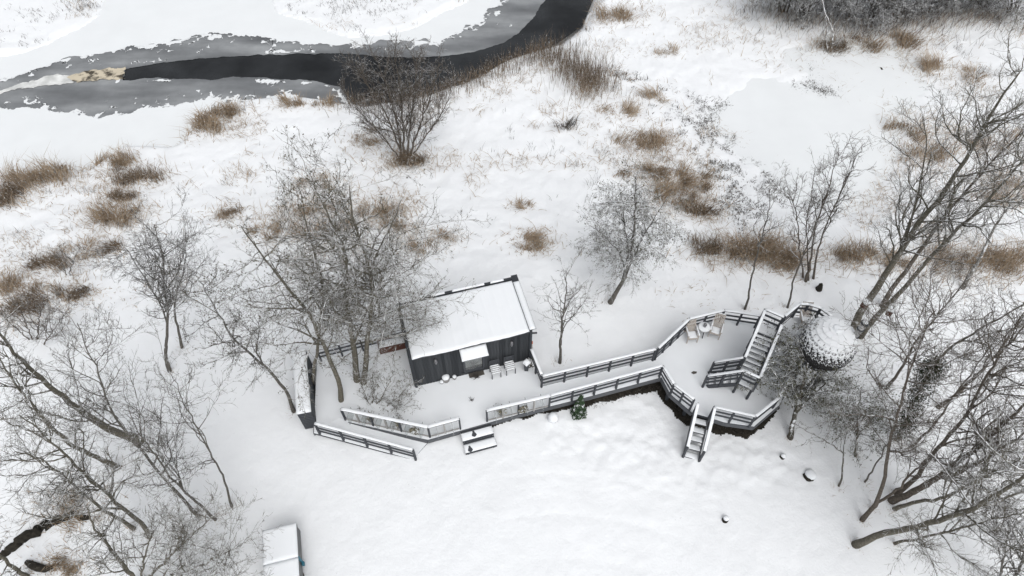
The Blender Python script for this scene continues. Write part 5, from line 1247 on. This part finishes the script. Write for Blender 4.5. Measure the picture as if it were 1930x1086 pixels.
# scattered meadow grass: pale straw and dark seed heads poking through the snow
def scatter(name, label, n, x0, x1, y0, y1, dens, h, mat, lean, width, cat='grass'):
    x = x0 + (x1 - x0) * rng.random(n); y = y0 + (y1 - y0) * rng.random(n); k = rng.random(n) < dens(x, y)
    x, y = x[k], y[k]
    ok = (poly_sdf(x, y, pond_w) + 1.2 * fbm(x, y, 1.2, 3, 49) < 0.35)
    sr = poly_sdf(x, y, river_w)
    for q in isl_w: sr = np.minimum(sr, -poly_sdf(x, y, q))
    ok &= sr < -.3; x, y = x[ok], y[ok]
    b_ = np.stack([x, y, gh(x, y) - .02], 1); hh = h * (.35 + .9 * rng.random(len(x))) * np.clip((y - 11) / 15, .35, 1)
    V, Q, T = blades(b_, hh, lean, width)
    return tag(add_obj(name, np_mesh(name, V, Q, T, M[mat], False)), label, cat, kind='stuff')
def d_meadow(x, y):
    c = fbm(x, y, 3.0, 4, 101, .6); return sstep(c, -.02, .22) * sstep(y, 16, 20) * (1 - .5 * sstep(y, 30, 40))
scatter('dry_grass', 'pale dry grass poking through the meadow snow', 110000, -30, 34, 15, 48, d_meadow, .34, 'straw_pale', 1.5, .012)
def d_tuft(x, y):
    c = vnoise(x / .55, y / .55, 105) * vnoise(x / 4, y / 4, 106); return sstep(c, .52, .72) * sstep(y, 16.5, 19)
scatter('dry_grass', 'thin grey weed stalks scattered through the meadow', 120000, -30, 36, 16, 50, d_tuft, .45, 'stem_dark', .5, .007)
band = [P(x, y, -1.4) for x, y in [(1150, 130), (1230, 160), (1330, 190), (1420, 200), (1560, 140), (1610, 165), (1620, 200), (1500, 215), (1400, 235), (1450, 290), (1480, 400), (1400, 440), (1350, 380), (1300, 260), (1210, 210)]]
def d_band(x, y): return sstep(poly_sdf(x, y, band), -.8, .6) * sstep(vnoise(x / .4, y / .4, 111) * .6 + vnoise(x / 1.6, y / 1.6, 112) * .6, .44, .78)
scatter('dead_weeds', 'dark frosted weeds speckling the low ground beside the pond', 90000, 3, 22, 17, 40, d_band, .16, 'stem_dark', 1.2, .015, 'weeds')
def d_isl(x, y):
    s = np.maximum(poly_sdf(x, y, isl_w[0]), poly_sdf(x, y, isl_w[1])); return sstep(s, .2, .8) * sstep(vnoise(x / .5, y / .5, 121) * .6 + vnoise(x / 2, y / 2, 122) * .6, .62, .85)
scatter('dead_weeds', 'dark weeds on the snowy banks beyond the river', 40000, -46, 4, 38, 56, d_isl, .25, 'stem_dark', .8, .010, 'weeds')
def d_yard(x, y): return (1 - sstep(y, 15, 17)) * sstep(fbm(x, y, 1.5, 4, 131, .6), .12, .3) * .5 * ((np.abs(x + .0) > 3.5)) * (poly_sdf(x, y, DW) < -.2)
scatter('yard_weeds', 'sparse dead stalks poking through the yard snow', 16000, -18, 18, 5.5, 17, d_yard, .12, 'stem_dark', 1.0, .005)
bed('undergrowth', 'dark tangled undergrowth at the foot of the far bank thicket', [(1440, 12), (1500, 30), (1580, 38), (1650, 46), (1720, 38), (1800, 22), (1930, 25)], 1.2, 1.3, 1500, 'stem_dark', .7, .010, 'undergrowth')
bed('undergrowth', 'pale frosted twigs along the front of the far bank thicket', [(1440, 25), (1580, 48), (1700, 50), (1800, 35), (1930, 40)], .9, .9, 1500, 'straw_pale', .9, .007, 'undergrowth')

feet = np.array([tuple(o.location) for o in bpy.data.objects if o.get('category') in ('tree',) and o.location.y < 40])
b_ = np.repeat(feet, 26, axis=0); b_[:, :2] += rng.normal(size=(len(b_), 2)) * .16; b_[:, 2] = gh(b_[:, 0], b_[:, 1]) - .02
V, Q, T = blades(b_, .20 * (.4 + rng.random(len(b_))), .8, .006)
tag(add_obj('trunk_foot_grass', np_mesh('trunk_foot_grass', V, Q, T, M['straw'], False)), 'short withered grass around the feet of the trunks', 'grass', kind='stuff')
# dark earth bank, and a dark tube standing in for the hole
eb = [(-40, 1075), (0, 1052), (30, 1028), (60, 1005), (95, 988), (130, 975), (165, 978)]
pts = np.array([G(*q) for q in eb]); pts[:, 2] = gh(pts[:, 0], pts[:, 1]) + .02
tt = np.linspace(0, len(pts) - 1, 34); rail = np.stack([np.interp(tt, np.arange(len(pts)), pts[:, k]) for k in range(3)], 1) + rng.normal(size=(34, 3)) * [.05, .05, .03]
V, Q, T = tubes([(rail[None], (.13 + .07 * rng.random((1, 34))) * np.sin(np.linspace(.15, 3.0, 34))[None] ** .4, 9)])
tag(add_obj('earth_bank', np_mesh('earth_bank', V, Q, T, M['soil'])), 'dark crumbling earth bank curving through the snow at lower left', 'bank', kind='structure')
V, Q, T = tubes([((rail[None] + [0.02, .16, .08]), (.09 + .06 * rng.random((1, 34))) * np.sin(np.linspace(.15, 3.0, 34))[None] ** .4, 7)])
e = empty('dark_hole_tube', onground(80, 1062), 'short dark tube standing in for the dark hole at lower left', 'log')
o_ = np.array(e.location)
pth = np.array([[onground(x, y) - o_ + [0, 0, .08] for x, y in ((52, 1060), (62, 1066), (75, 1071), (88, 1074), (102, 1070))]])
V, Q, T = tubes([(pth, np.array([[.08, .13, .14, .12, .06]]), 9)]); add_obj('wood', np_mesh('wood', V, Q, T, M['soil']), e)  # solid dark form added for the darkness of the hole
